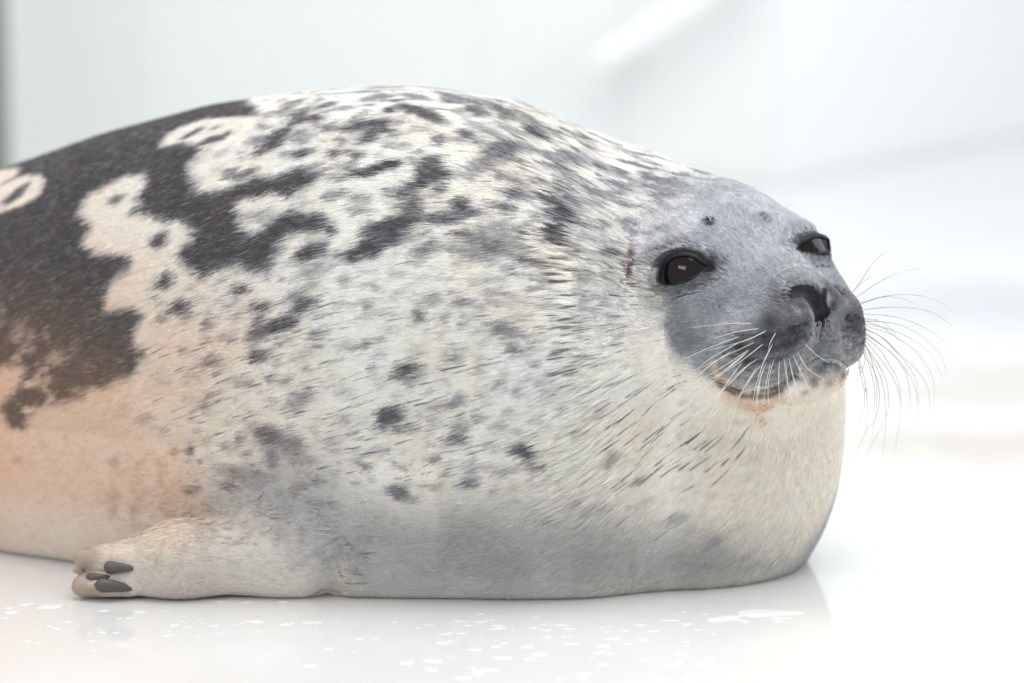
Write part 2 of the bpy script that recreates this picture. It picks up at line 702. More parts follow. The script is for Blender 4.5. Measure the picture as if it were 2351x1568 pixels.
# far back: the saddle runs on to the tail, out of the picture
tail = (GU < -.455) & (GV > -.02 + .03 * np.sin(GU * 40) - .1 * (GU + .45))
DARK[tail] = np.maximum(DARK[tail], .95)
for ring in ([(-40, 470), (0, 432), (60, 402), (100, 400), (115, 412), (95, 440), (50, 472), (0, 487), (-30, 500)], [(-40, 418), (0, 393), (44, 384), (50, 396), (20, 416), (-20, 440)],
             [(392, 331), (430, 308), (470, 290), (540, 283), (535, 300), (480, 308), (430, 322)]):
    stamp_poly(ring, 0.0, .0022)
BLOBS = [  # x, y, half length, half width, tilt, strength
    (47, 442, 34, 11, -28, .85), (270, 455, 20, 10, -30, .7), (318, 480, 22, 9, -15, .7), (370, 551, 22, 14, -40, .85), (384, 646, 22, 13, -15, .9), (420, 705, 24, 17, -20, .85),
    (480, 740, 16, 9, -10, .6), (365, 690, 14, 8, 0, .4), (380, 730, 20, 12, -20, .45), (455, 300, 26, 5, -20, .75), (500, 292, 12, 4, -15, .6), (500, 318, 40, 6, -14, .8),
    (640, 318, 34, 20, -40, .85), (600, 345, 24, 12, -35, .7), (560, 345, 14, 6, -20, .35), (700, 353, 28, 10, -10, .8), (772, 353, 16, 10, 0, .7), (700, 325, 22, 6, 0, .45), (500, 360, 10, 5, 0, .25),
    (555, 400, 20, 9, -15, .7), (530, 396, 14, 10, -40, .6), (588, 398, 12, 6, 0, .7), (470, 365, 8, 5, 0, .3), (520, 345, 18, 6, -20, .3),
    (720, 268, 28, 8, -5, .75), (690, 262, 20, 6, 0, .6), (760, 240, 22, 6, -8, .7), (660, 250, 16, 5, -8, .6), (620, 268, 18, 5, -8, .5), (830, 288, 48, 11, -8, .9), (880, 285, 28, 12, -20, .85), (850, 312, 34, 13, -30, .75),
    (790, 322, 18, 10, 0, .55), (820, 352, 24, 9, 0, .4), (870, 225, 40, 6, -4, .55), (945, 250, 30, 10, 10, .8), (985, 265, 34, 13, 20, .75), (1010, 282, 22, 10, 0, .5), (920, 280, 18, 8, 0, .4), (960, 222, 40, 6, 3, .5),
    (1060, 226, 60, 8, 12, .6), (1150, 250, 60, 10, 18, .55), (1230, 285, 60, 12, 22, .5), (1120, 300, 50, 10, 18, .45), (1190, 305, 40, 10, 15, .4), (1060, 262, 20, 7, 10, .4), (1050, 320, 20, 8, 0, .5), (1100, 325, 18, 9, 0, .55),
    (880, 385, 44, 12, -22, .95), (835, 395, 34, 10, -8, .9), (800, 380, 24, 7, -5, .4), (905, 330, 22, 8, -10, .4), (930, 335, 16, 8, 0, .35), (990, 375, 28, 18, -35, .7), (1005, 400, 44, 15, -10, .85), (960, 420, 40, 13, -18, .75), (925, 440, 26, 12, -20, .6),
    (1165, 345, 52, 22, -18, .62), (1120, 375, 40, 14, -20, .5), (1100, 392, 34, 10, -10, .45), (1330, 372, 60, 18, -14, .5), (1290, 392, 36, 10, -10, .4), (1390, 385, 40, 10, 10, .4), (1440, 350, 40, 10, 18, .35), (1350, 330, 50, 8, 18, .4),
    (1180, 415, 40, 7, 8, .5), (1250, 425, 40, 7, 10, .45), (1210, 452, 40, 8, 5, .6), (1160, 470, 40, 10, 0, .7), (1060, 470, 30, 14, -25, .75), (1020, 500, 44, 14, -10, .72), (1000, 445, 24, 8, 0, .35), (950, 465, 22, 30, 30, .65), (905, 515, 60, 18, -14, .85),
    (850, 570, 56, 20, -26, .88), (890, 545, 46, 20, -20, .8), (960, 500, 34, 16, -10, .6), (1140, 560, 70, 26, 6, .5), (1100, 590, 50, 20, 10, .42), (1180, 530, 40, 20, 0, .38), (985, 580, 34, 14, -12, .45), (960, 600, 24, 8, -10, .35), (1055, 575, 18, 16, -20, .4),
    (1285, 470, 44, 16, 5, .7), (1295, 505, 40, 16, -5, .7), (1290, 540, 34, 18, -20, .75), (1370, 470, 30, 10, -15, .45), (1420, 440, 46, 12, -25, .5), (1470, 425, 40, 10, -20, .4), (1350, 430, 40, 8, 0, .4), (1390, 520, 20, 10, -30, .55), (1330, 575, 22, 10, -20, .4),
    (770, 445, 34, 12, -8, .5), (830, 458, 26, 9, 0, .5), (840, 485, 34, 9, 0, .45), (735, 512, 34, 14, 20, .85), (762, 535, 14, 8, 0, .8), (710, 580, 34, 16, -20, .85), (735, 558, 20, 10, -20, .7), (580, 492, 46, 7, -10, .4), (600, 500, 20, 8, -10, .4), (700, 465, 24, 6, 0, .35), (780, 592, 24, 8, -5, .35), (760, 610, 20, 8, 0, .3),
    (552, 668, 26, 12, -22, .75), (600, 705, 30, 12, -18, .7), (700, 702, 30, 15, -20, .7), (690, 670, 22, 10, -20, .55), (640, 745, 46, 20, -22, .85), (590, 770, 26, 14, -25, .6), (600, 820, 28, 16, -20, .75), (650, 790, 20, 10, -20, .45), (480, 745, 14, 8, 0, .5), (515, 770, 16, 7, -10, .4),
    (740, 765, 24, 8, -15, .4), (770, 705, 18, 8, -15, .35), (835, 705, 18, 10, -10, .5), (830, 790, 26, 10, -18, .5), (870, 720, 14, 8, 0, .35), (860, 660, 18, 7, 0, .3), (930, 848, 28, 16, -25, .75), (945, 870, 18, 8, 0, .5), (970, 722, 18, 13, -10, .55), (1005, 690, 18, 10, 0, .4), (1070, 690, 24, 10, -5, .5), (1020, 735, 12, 9, 0, .45),
    (1160, 760, 34, 18, 15, .55), (1185, 808, 18, 16, 10, .5), (1050, 826, 18, 11, -10, .5), (1100, 820, 12, 8, 0, .35), (1200, 700, 26, 8, 0, .25), (1260, 640, 22, 12, 0, .35), (1280, 700, 14, 9, 0, .35), (1110, 640, 34, 9, 0, .28), (1220, 770, 16, 8, 0, .3),
    (900, 955, 36, 20, -15, .7), (870, 975, 20, 14, 0, .55), (930, 985, 24, 10, -10, .5), (1055, 1005, 22, 16, 10, .65), (1060, 975, 26, 10, -10, .5), (1080, 1106, 22, 12, -25, .6), (1050, 925, 26, 14, -20, .5), (1010, 935, 20, 9, -10, .45), (1208, 1035, 24, 18, 20, .78), (1235, 1062, 26, 14, 20, .45), (1260, 1085, 16, 10, 20, .35),
    (1412, 1055, 22, 14, 0, .45), (1472, 1105, 24, 9, -18, .5), (912, 1130, 24, 14, 0, .6), (935, 1145, 20, 10, 0, .4), (1190, 893, 16, 9, 0, .35), (1255, 875, 20, 10, 0, .3), (1290, 940, 18, 10, 0, .3), (1330, 990, 22, 8, 0, .28), (1150, 980, 22, 12, 0, .35), (1170, 950, 18, 8, 0, .35), (1140, 1080, 22, 9, 15, .35),
    (430, 1030, 14, 12, 0, .75), (400, 1035, 10, 8, 0, .4), (342, 960, 22, 11, -25, .4), (370, 990, 16, 9, 0, .3), (262, 1062, 12, 14, 0, .3), (190, 1060, 8, 8, 0, .3), (48, 1058, 14, 8, 0, .3), (290, 930, 12, 8, -20, .5), (380, 880, 14, 8, -20, .3), (95, 1020, 6, 6, 0, .3),
    (620, 1000, 30, 22, -20, .6), (660, 1015, 44, 22, 0, .5), (625, 1050, 16, 20, 0, .5), (560, 1090, 60, 18, -4, .35), (440, 1125, 26, 9, -10, .5), (530, 1120, 28, 9, 5, .55), (690, 1050, 34, 14, 0, .3), (660, 870, 22, 12, -15, .4), (700, 905, 28, 12, -15, .45), (680, 935, 24, 10, -10, .45), (560, 880, 20, 7, -15, .35),
    (790, 900, 20, 9, 0, .3), (760, 1010, 18, 9, -15, .4), (800, 960, 18, 9, 0, .35), (830, 1040, 20, 9, 0, .3), (500, 900, 18, 8, -20, .35), (450, 860, 16, 7, -20, .35), (480, 820, 24, 9, -22, .45), (420, 800, 14, 9, -20, .4), (460, 690, 18, 7, -20, .35), (540, 620, 12, 6, -10, .3),
    (1640, 1245, 30, 12, -30, .3), (1560, 1190, 26, 12, -30, .25), (1380, 1165, 24, 10, -15, .25), (1330, 1155, 20, 8, 0, .3), (760, 1160, 30, 12, 10, .25), (1430, 700, 8, 6, 0, .3), (1420, 770, 10, 6, 0, .35), (1350, 690, 12, 8, 0, .4), (1358, 640, 14, 8, -20, .5)]
for b_ in BLOBS:
    stamp_blob(*b_)
for _ in range(120):           # upper back: streaky grey spots
    x = random.uniform(560, 1560)
    y = random.uniform(215 + max(0, x - 1000) * .32, 600)
    stamp_blob(x, y, random.uniform(10, 38), random.uniform(4, 11), random.uniform(-28, 12) + max(0, x - 1050) * .03, random.uniform(.38, .78))
for _ in range(380):           # small flecks between
    x, y = random.uniform(430, 1300), random.uniform(230, 1120)
    s_ = random.uniform(.1, .36)
    if y > 650 and random.random() < .5:
        continue
    stamp_blob(x, y, random.uniform(7, 22), random.uniform(3, 8), random.uniform(-25, 5), s_)
for _ in range(300):           # dark flecks down the flank
    x, y = random.uniform(420, 1270), random.uniform(600, 1130)
    stamp_blob(x, y, random.uniform(6, 17), random.uniform(3, 6.5), random.uniform(-28, -5), random.uniform(.25, .62))
for _ in range(260):           # fainter, down the flank and chest
    x, y = random.uniform(60, 1750), random.uniform(800, 1330)
    stamp_blob(x, y, random.uniform(6, 18), random.uniform(3, 7), random.uniform(-25, 5), random.uniform(.06, .2))
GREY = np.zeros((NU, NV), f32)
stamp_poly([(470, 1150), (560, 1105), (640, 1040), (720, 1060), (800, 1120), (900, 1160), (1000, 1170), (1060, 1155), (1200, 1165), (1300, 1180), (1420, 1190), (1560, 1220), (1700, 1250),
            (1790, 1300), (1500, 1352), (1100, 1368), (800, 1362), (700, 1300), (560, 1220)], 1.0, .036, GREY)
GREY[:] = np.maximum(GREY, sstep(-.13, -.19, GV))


def sample(field, u, v):
    i = np.clip((u - UX0) / RES - .5, 0, NU - 1.01); j = np.clip((v - VV0) / RES - .5, 0, NV - 1.01)
    a, b = i.astype(int), j.astype(int)
    s_, t = i - a, j - b
    return (field[a, b] * (1 - s_) * (1 - t) + field[a + 1, b] * s_ * (1 - t) + field[a, b + 1] * (1 - s_) * t + field[a + 1, b + 1] * s_ * t)


def lin(r, g, b):
    c = np.array([r, g, b]) / 255.
    return np.where(c <= .04045, c / 12.92, ((c + .055) / 1.055) ** 2.4)


CREAM, CREAM2, TAN, ORANGE = lin(242, 240, 236), lin(237, 230, 217), lin(234, 206, 182), lin(232, 182, 152)
DK, DKB, SPOT, GREYC = lin(82, 79, 78), lin(122, 102, 90), lin(114, 115, 124), lin(172, 171, 171)

# face: grey mask bounded by a line taken from the picture, in polar coordinates round the snout
FC = np.array([.0, 0., -.045])
fb_px = [(1560, 400), (1520, 440), (1492, 500), (1466, 560), (1462, 620), (1472, 680), (1495, 735), (1530, 785), (1565, 830), (1610, 862), (1650, 884), (1700, 902), (1740, 906), (1790, 888), (1840, 852)]


def face_polar(q):
    d = q - FC
    l = np.abs(d[:, 1])
    a = np.arctan2(d[:, 2], l)
    r = np.arccos(np.clip(d[:, 0] / (np.linalg.norm(d, axis=1) + 1e-9), -1, 1))
    return a, r


_fa, _fr = face_polar(to_head(hits(fb_px)))
_o = np.argsort(_fa)
_fa, _fr = np.concatenate([[-1.6], _fa[_o], [1.6]]), np.concatenate([[_fr[_o][0]], _fr[_o], [_fr[_o][-1]]])
FACE = [  # x, y, radius px, colour, strength : patches of the face coat, mirrored to the far cheek
    (1700, 560, 100, lin(178, 180, 187), .95), (1690, 470, 90, lin(190, 191, 198), .9), (1590, 510, 70, lin(188, 189, 196), .85), (1790, 610, 65, lin(163, 165, 168), .85), (1515, 530, 45, lin(178, 180, 185), .8), (1750, 520, 75, lin(178, 180, 187), .85), (1690, 620, 40, lin(165, 167, 171), .7), (1560, 560, 30, lin(152, 154, 157), .6),
    (1560, 715, 55, lin(138, 141, 145), .9), (1640, 690, 50, lin(140, 143, 148), .9), (1580, 780, 46, lin(128, 132, 135), .9), (1620, 825, 30, lin(146, 149, 149), .8), (1500, 680, 30, lin(132, 132, 134), .6), (1720, 680, 50, lin(130, 133, 138), .85), (1740, 650, 40, lin(150, 153, 158), .7),
    (1800, 690, 34, lin(88, 89, 94), .8), (1830, 640, 24, lin(132, 134, 138), .7), (1770, 740, 40, lin(74, 75, 80), .95), (1700, 790, 34, lin(76, 77, 82), .95), (1760, 790, 42, lin(66, 67, 72), .95), (1830, 760, 36, lin(72, 73, 78), .95), (1720, 825, 28, lin(80, 81, 85), .95), (1790, 825, 26, lin(96, 98, 102), .85),
    (1885, 775, 24, lin(158, 159, 161), .9), (1858, 806, 16, lin(150, 152, 153), .9), (1740, 885, 15, lin(153, 153, 153), .85), (1775, 876, 13, lin(150, 151, 152), .85), (1808, 856, 13, lin(149, 150, 151), .85), (1835, 832, 12, lin(149, 150, 151), .85), (1705, 880, 13, lin(190, 184, 178), .85), (1910, 770, 16, lin(152, 152, 154), .8),
    (1955, 730, 40, lin(74, 75, 80), .95), (1940, 670, 26, lin(126, 127, 130), .7), (1975, 760, 26, lin(70, 71, 76), .9),
    (1648, 862, 15, lin(232, 200, 174), .95), (1665, 874, 11, lin(232, 190, 162), .95), (1640, 838, 12, lin(222, 204, 186), .8), (1685, 886, 9, lin(228, 188, 160), .9), (1705, 893, 8, lin(224, 184, 156), .9), (1728, 898, 6, lin(216, 180, 154), .8),
    (1860, 690, 26, lin(52, 54, 58), .95), (1880, 668, 18, lin(62, 64, 68), .95), (1884, 705, 18, lin(48, 50, 54), .95), (1850, 660, 14, lin(66, 68, 73), .85), (1806, 676, 11, lin(56, 56, 60), .85), (1815, 694, 9, lin(56, 56, 60), .8), (1838, 716, 14, lin(126, 127, 131), .7),
    (1640, 592, 16, lin(40, 41, 44), .9), (1662, 600, 12, lin(66, 67, 71), .6), (1505, 640, 20, lin(84, 84, 88), .7), (1530, 664, 14, lin(96, 97, 102), .7), (1560, 668, 14, lin(92, 94, 99), .7), (1595, 655, 14, lin(90, 92, 97), .7), (1625, 632, 12, lin(92, 94, 99), .6), (1500, 605, 16, lin(120, 121, 126), .6)]
JAW = [(1822, 928, 8, lin(120, 108, 104), .6), (1808, 940, 6, lin(120, 100, 96), .5), (1745, 968, 18, lin(226, 198, 170), .5),
       (1860, 850, 20, lin(166, 154, 147), .7), (1895, 836, 15, lin(70, 68, 72), .9), (1920, 842, 15, lin(76, 74, 77), .9), (1875, 845, 10, lin(92, 90, 93), .6), (1935, 862, 16, lin(118, 100, 92), .85), (1905, 875, 16, lin(196, 166, 146), .75), (1945, 848, 12, lin(92, 88, 92), .7), (1930, 885, 10, lin(176, 144, 124), .7),
       (1446, 595, 12, lin(214, 182, 160), .6), (1442, 640, 12, lin(222, 196, 176), .6), (1438, 560, 10, lin(220, 196, 178), .5)]


def face_balls(lst):
    out = []
    for x, y, r, c, s_ in lst:
        h = hit(x, y)
        if h is not None:
            q = to_head(h[None])[0]
            out.append((np.array([q[0], abs(q[1]), q[2]]), r / 2900, c, s_))
    return out


FACEB, JAWB = face_balls(FACE), face_balls(JAW)
JAWL = [(hits([(1672, 912), (1700, 926), (1735, 934), (1768, 928), (1790, 916)]), .0062, lin(216, 176, 142), .55), (hits([(1722, 936), (1745, 940), (1764, 935)]), .0050, lin(208, 146, 98), .5),
        (hits([(1650, 884), (1675, 897), (1705, 910), (1735, 914), (1765, 909), (1790, 898)]), .0034, lin(104, 82, 72), .9)]
FOLL = np.concatenate([to_head(resample(r_, 9)) for r_ in ROWP]); FOLL[:, 1] = np.abs(FOLL[:, 1]); FOLL += rng.normal(0, .0006, FOLL.shape)
ROWH = []
for r_ in ROWP:
    h_ = to_head(r_); h_[:, 1] = np.abs(h_[:, 1]); ROWH.append(h_)


NOTCH = [(h_, r_ / 2850, c_, s_) for h_, r_, c_, s_ in ((hit(782, 1336), 16, lin(232, 204, 170), .8), (hit(790, 1352), 12, lin(224, 184, 146), .7), (hit(762, 1352), 11, lin(60, 58, 58), .9), (hit(776, 1360), 8, lin(60, 58, 58), .8), (hit(450, 1190), 12, lin(90, 78, 70), .6)) if h_ is not None]  # pale clumps, plus shade of the notch and armpit painted dark


def coat(P, jitter=0.0):
    """base colour of the coat at points P (n,3)"""
    n = len(P)
    Pj = P + (rng.normal(0, 1, P.shape) * jitter * (1 + .8 * (P[:, :1] < .08)) if jitter else 0)
    u, v = body_uv(Pj)
    D = sample(DARK, u, v)
    g = sample(GREY, u, v)
    n1, n2, n3 = vnoise(P, 30), vnoise(P + 5, 110), vnoise(P + 9, 400)
    tanm = np.clip(sstep(-.10, -.38, P[:, 0] + .06 * n1 + (P[:, 2] - .15) * .30), 0, 1) * (1 - .72 * sstep(.20, .31, P[:, 2])) * (1 - .5 * sstep(.08, .03, P[:, 2]))
    warm = np.clip(.45 + .5 * n1 + .6 * sstep(.02, .16, P[:, 0]) * sstep(.25, .15, P[:, 2]), 0, 1)
    c = CREAM * (1 - warm[:, None]) + CREAM2 * warm[:, None]
    t2 = (ORANGE - TAN) * sstep(-.38, -.47, P[:, 0])[:, None] + TAN
    c = c * (1 - tanm[:, None]) + t2 * tanm[:, None]
    g = g * (.92 + .15 * n1)
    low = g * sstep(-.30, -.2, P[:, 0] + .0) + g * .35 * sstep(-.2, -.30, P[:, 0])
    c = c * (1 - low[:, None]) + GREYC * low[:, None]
    mott = sstep(-.28, -.40, P[:, 0]) * sstep(.26, .12, P[:, 2])
    if jitter:
        D = D + rng.normal(0, 1, n) * (.08 + .10 * sstep(.5, .8, D) * (P[:, 0] < -.1)) * sstep(.04, .3, D) - (rng.random(n) < .12 * sstep(.6, 1, D)) * .22
    D = np.clip(D * (1 + .10 * n2 + .14 * n3 - mott * (.10 + .92 * sstep(.05, .6, vnoise(P * np.array([.6, 1, 1.2]), 120) + .5 * vnoise(P, 380)))), 0, 1)
    for ctr_, r_, cl_, s_ in NOTCH:
        w_ = s_ * np.exp(-((P - ctr_) ** 2).sum(1) / (r_ * r_))[:, None]
        c = c * (1 - w_) + cl_ * w_
    fz = (P[:, 0] < -.03) & (P[:, 0] > -.36) & (P[:, 1] < -.02) & (P[:, 2] < .11)
    if fz.any():
        ff = (sstep(.012, -.002, flipper(P[fz].astype(f32))) * sstep(-.15, -.24, P[fz, 0]))[:, None] * .85
        tt = np.clip(sstep(-.14, -.30, P[fz, 0]) * (.35 + .65 * sstep(.02, .06, P[fz, 2])), 0, 1)[:, None]
        c[fz] = c[fz] * (1 - ff) + (lin(204, 201, 197) * (1 - tt) + lin(218, 198, 178) * tt) * ff
    brown = np.clip(tanm * sstep(.29, .15, P[:, 2]) * .95 + .2 * n2, 0, 1)[:, None]
    dk = DK * (1 - brown) + DKB * brown
    sp = SPOT * (1 - .85 * brown) + lin(158, 128, 108) * .85 * brown
    top = np.maximum(sstep(.285, .325, P[:, 2]) * sstep(.0, .08, P[:, 0]), sstep(.225, .275, v) * sstep(-.24, -.18, P[:, 0]) * .95) * (1 - sstep(.9, 1, D))
    st_ = vnoise(P * np.array([.30, 1, 1.3]) + 3, 150) * .7 + vnoise(P * np.array([.30, 1, 1.2]), 330) * .4
    D = np.maximum(D, top * sstep(-.02, .38, st_) * .66)
    k = sstep(.55, .95, D)[:, None]
    spot = sp * (1 - k) + dk * k
    a = np.clip(D * 1.45, 0, 1)[:, None]
    c = c * (1 - a) + spot * a
    # face
    m = P[:, 0] > .05
    if m.any():
        Q = P[m]
        q = to_head(Q)
        fa, fr = face_polar(q)
        fb = np.interp(fa, _fa, _fr)
        soft = .10 + .18 * sstep(-.0, .9, fa)
        nz = vnoise(Q, 160) * .05
        fm = 1 - sstep(-soft, soft, fr + nz - fb + .02)
        fm *= sstep(-.14, -.10, q[:, 2] + .02 * 0)
        qa = q.copy(); qa[:, 1] = np.abs(qa[:, 1])
        fdot = np.full(len(Q), 1.0)
        nearpad = ((qa - np.array([.045, .04, -.066])) ** 2).sum(1) < .06 ** 2
        if nearpad.any():
            for f_ in FOLL:
                dd = ((qa[nearpad] - f_) ** 2).sum(1)
                fdot[nearpad] = np.minimum(fdot[nearpad], sstep(.0005 ** 2, .0017 ** 2, dd))
        cc = c[m]
        col = np.tile(lin(166, 168, 172), (len(Q), 1))
        for ctr, r, cl, s_ in FACEB:
            w_ = s_ * np.exp(-((qa - ctr) ** 2).sum(1) / (r * r) * 1.1)[:, None]
            col = col * (1 - w_) + cl * w_
        col = col * (1 + .16 * vnoise(Q, 420)[:, None] + .10 * vnoise(Q + 2, 150)[:, None])
        rdg = np.zeros(len(Q))  # follicle rows darker; wet sheen on the ridges between painted lighter
        if nearpad.any():
            qq = qa[nearpad].astype(f32)
            dl = np.min([polydist(qq, rp) for rp in ROWH], 0)
            wgt = np.exp(-(((qq - np.array([.046, .036, -.066])) / np.array([.036, .040, .030])) ** 2).sum(1))
            rdg[nearpad] = wgt * (-.55 * (1 - sstep(.0006, .0022, dl)) + .55 * sstep(.0018, .0034, dl) * (1 - sstep(.0045, .0065, dl)))
        col = col * (1 + rdg[:, None])
        col = col * (.45 + .55 * fdot[:, None])
        cc = cc * (1 - fm[:, None]) + col * fm[:, None]
        for ctr, r, cl, s_ in JAWB:
            w_ = s_ * np.exp(-((qa - ctr) ** 2).sum(1) / (r * r) * 1.1)[:, None]
            cc = cc * (1 - w_) + cl * w_
        for L_, wd, cl, s_ in JAWL:
            w_ = s_ * np.exp(-(np.minimum(polydist(Q.astype(f32), L_), polydist(Q.astype(f32), mirror(L_))) / wd) ** 2)[:, None]
            cc = cc * (1 - w_) + cl * w_
        # dark skin round the eyes, nostrils, lips
        for e in EYES:
            L = (Q - e['c']) @ e['B']
            near = (L ** 2).sum(1) < .03 ** 2
            if near.any():
                d2 = poly2d(L[near, 0], L[near, 1], e['poly'])
                w_ = (1 - sstep(.0030, .0085, d2 + .0012 * vnoise(Q[near], 500) + .0020 * (L[near, 1] < 0)))[:, None]
                cc[near] = cc[near] * (1 - w_) + lin(38, 39, 43) * w_
        for L_, wd, cl in ((NOS, .0044, lin(28, 29, 32)), (FNOS, .0026, lin(34, 35, 38)), (PHIL, .0016, lin(70, 70, 76)), (LIPM, .0020, lin(74, 60, 56))):
            w_ = (1 - sstep(wd * .6, wd * 1.3, polydist(Q.astype(f32), L_)))[:, None]
            cc = cc * (1 - w_) + cl * w_
        deep = (sdf_base(Q) < -.0008) & (np.minimum(polydist(Q.astype(f32), NOS), polydist(Q.astype(f32), FNOS)) < .012)
        cc[deep] = lin(30, 31, 34)
        for b_, s_ in zip(BROW, (1, .6)):
            w_ = s_ * (1 - sstep(.0025, .0065, np.linalg.norm((Q - b_) * (1, 1, .8), axis=1) + .002 * vnoise(Q, 500)))[:, None]
            cc = cc * (1 - w_) + lin(58, 56, 58) * w_
        w_ = (1 - sstep(.001, .004, polydist(Q.astype(f32), EAR)))[:, None]
        cc = cc * (1 - w_) + lin(92, 78, 72) * w_
        c[m] = cc
    m = (P[:, 2] < .09) & (P[:, 0] < -.30) & (P[:, 1] < -.06)
    if m.any():                                    # toes: dark tips
        w_ = (.7 * sstep(-.318, -.334, P[m, 0] + .004 * n2[m]) * (flipper(P[m].astype(f32)) < .004))[:, None]
        c[m] = c[m] * (1 - w_) + lin(150, 128, 112) * w_
    return np.clip(c, .004, .85)


# ------------------------------------------------------------------ the seal: body object
seal = bpy.data.objects.new('seal', None)
COL.objects.link(seal)
seal.location = (0, 0, 0)
tag(seal, 'plump spotted seal with dark saddle and grey face lying on wet white floor', 'seal')

nv = len(body_me.vertices)
BV = np.empty(nv * 3); body_me.vertices.foreach_get('co', BV); BV = BV.reshape(-1, 3)
BN = np.empty(nv * 3); body_me.vertices.foreach_get('normal', BN); BN = BN.reshape(-1, 3)
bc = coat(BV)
attr = body_me.color_attributes.new('coat', 'FLOAT_COLOR', 'POINT')
attr.data.foreach_set('color', np.concatenate([bc, np.ones((nv, 1))], 1).astype(f32).ravel())
m_body, nd, ln, bs = new_mat('seal_skin')
at = nd.new('ShaderNodeAttribute'); at.attribute_name = 'coat'
mul = nd.new('ShaderNodeMix'); mul.data_type = 'RGBA'; mul.blend_type = 'MULTIPLY'
mul.inputs[0].default_value = 1.0
mul.inputs[7].default_value = (.88, .87, .86, 1)
ln.new(at.outputs['Color'], mul.inputs[6])
ln.new(mul.outputs[2], bs.inputs['Base Color'])
bs.inputs['Roughness'].default_value = .48
bs.inputs['Specular IOR Level'].default_value = .22
nt = nd.new('ShaderNodeTexNoise'); nt.inputs['Scale'].default_value = 900; nt.inputs['Detail'].default_value = 3
bp = nd.new('ShaderNodeBump'); bp.inputs['Strength'].default_value = .35; bp.inputs['Distance'].default_value = .0006
ln.new(nt.outputs['Fac'], bp.inputs['Height']); ln.new(bp.outputs['Normal'], bs.inputs['Normal'])
body = link('body', body_me, seal, m_body)

# ------------------------------------------------------------------ fur
NOSE = from_head(np.array([[.078, 0, -.045]]))[0]


def flow(P, N):
    d = P - NOSE
    r = np.linalg.norm(d, axis=1, keepdims=True)
    rad = d / (r + 1e-6)
    yaw = np.interp(P[:, 0], [-1, -.4, -.1, .1], [.45, .40, .22, .10])
    bd = np.stack([-np.cos(yaw), np.sin(yaw) * .6, -.30 - .10 * sstep(-.1, -.3, P[:, 0])], 1)
    w_ = np.exp(-np.maximum(r - .06, 0) / .13)
    f = bd * (1 - w_) + rad * w_ * 1.3
    wob = .12
    f = f + wob * np.stack([vnoise(P, 18), vnoise(P + 4, 18), vnoise(P + 8, 18)], 1)
    fl = (P[:, 2] < .10) & (P[:, 1] < -.05) & (P[:, 0] < -.02)          # along the flipper
    f[fl] = np.array([-1, .03, -.10]) + .15 * f[fl]
    for e in EYES:                                                      # the fur parts round the eyes
        L = P - e['c']; dl = np.linalg.norm(L, axis=1, keepdims=True)
        f = f + .55 * L / (dl + 1e-6) * np.exp(-(dl / .028) ** 2)
    f = f - N * (f * N).sum(1, keepdims=True)
    return f / (np.linalg.norm(f, axis=1, keepdims=True) + 1e-9)


body_me.calc_loop_triangles()
nt_ = len(body_me.loop_triangles)
TRI = np.empty(nt_ * 3, np.int32); body_me.loop_triangles.foreach_get('vertices', TRI); TRI = TRI.reshape(-1, 3)
TA = np.linalg.norm(np.cross(BV[TRI[:, 1]] - BV[TRI[:, 0]], BV[TRI[:, 2]] - BV[TRI[:, 0]]), axis=1) / 2
TC = BV[TRI].mean(1)
TN = BN[TRI].mean(1)
TN /= np.linalg.norm(TN, axis=1, keepdims=True) + 1e-9
vd = cam_loc - TC; vd /= np.linalg.norm(vd, axis=1, keepdims=True)
facing = sstep(-.55, -.15, (TN * vd).sum(1))
seen = facing * sstep(-.72, -.58, TC[:, 0]) + .04


def sample_tris(wt, n):
    cs = np.cumsum(wt); t = np.searchsorted(cs, rng.random(n) * cs[-1])
    t = np.minimum(t, nt_ - 1)
    a, b = rng.random(n), rng.random(n)
    f = a + b > 1; a[f], b[f] = 1 - a[f], 1 - b[f]
    w_ = np.stack([1 - a - b, a, b], 1)
    P = (BV[TRI[t]] * w_[..., None]).sum(1)
    N = (BN[TRI[t]] * w_[..., None]).sum(1)
    return P, N / (np.linalg.norm(N, axis=1, keepdims=True) + 1e-9)


tq = to_head(TC)
ta, tr = face_polar(tq)
facew = np.where(TC[:, 0] > .05, 1 - sstep(-.1, .1, tr - np.interp(ta, _fa, _fr)), 0)
bare = np.ones(nt_)
for e in EYES:
    L = (TC - e['c']) @ e['B']
    near = (L ** 2).sum(1) < .03 ** 2
    d2 = poly2d(L[near, 0], L[near, 1], e['poly'])
    bare[near] *= sstep(.0025, .0040, d2)
for L_, wd in ((NOS, .0054), (FNOS, .0030), (LIPM, .0018)):
    bare *= sstep(wd, wd * 1.3, polydist(TC.astype(f32), L_))
nosepad = flatten(hits([(1884, 672), (1886, 700), (1888, 722)]))
bare *= sstep(.0045, .0060, polydist(TC.astype(f32), nosepad))
bare *= np.where((TC[:, 2] < .07) & (TC[:, 1] < -.08), sstep(-.334, -.312, TC[:, 0]), 1)

# wet partings where the dark undercoat shows
SL = []


def slits(n, x0, x1, y0, y1, lmin, lmax, wmin, wmax, smin_=.45):
    for _ in range(n):
        x, y = random.uniform(x0, x1), random.uniform(y0, y1)
        h = hit(x, y)
        if h is not None and random.random() < .8:
            SL.append((h, random.uniform(lmin, lmax), random.uniform(wmin, wmax), random.uniform(smin_, 1.0)))


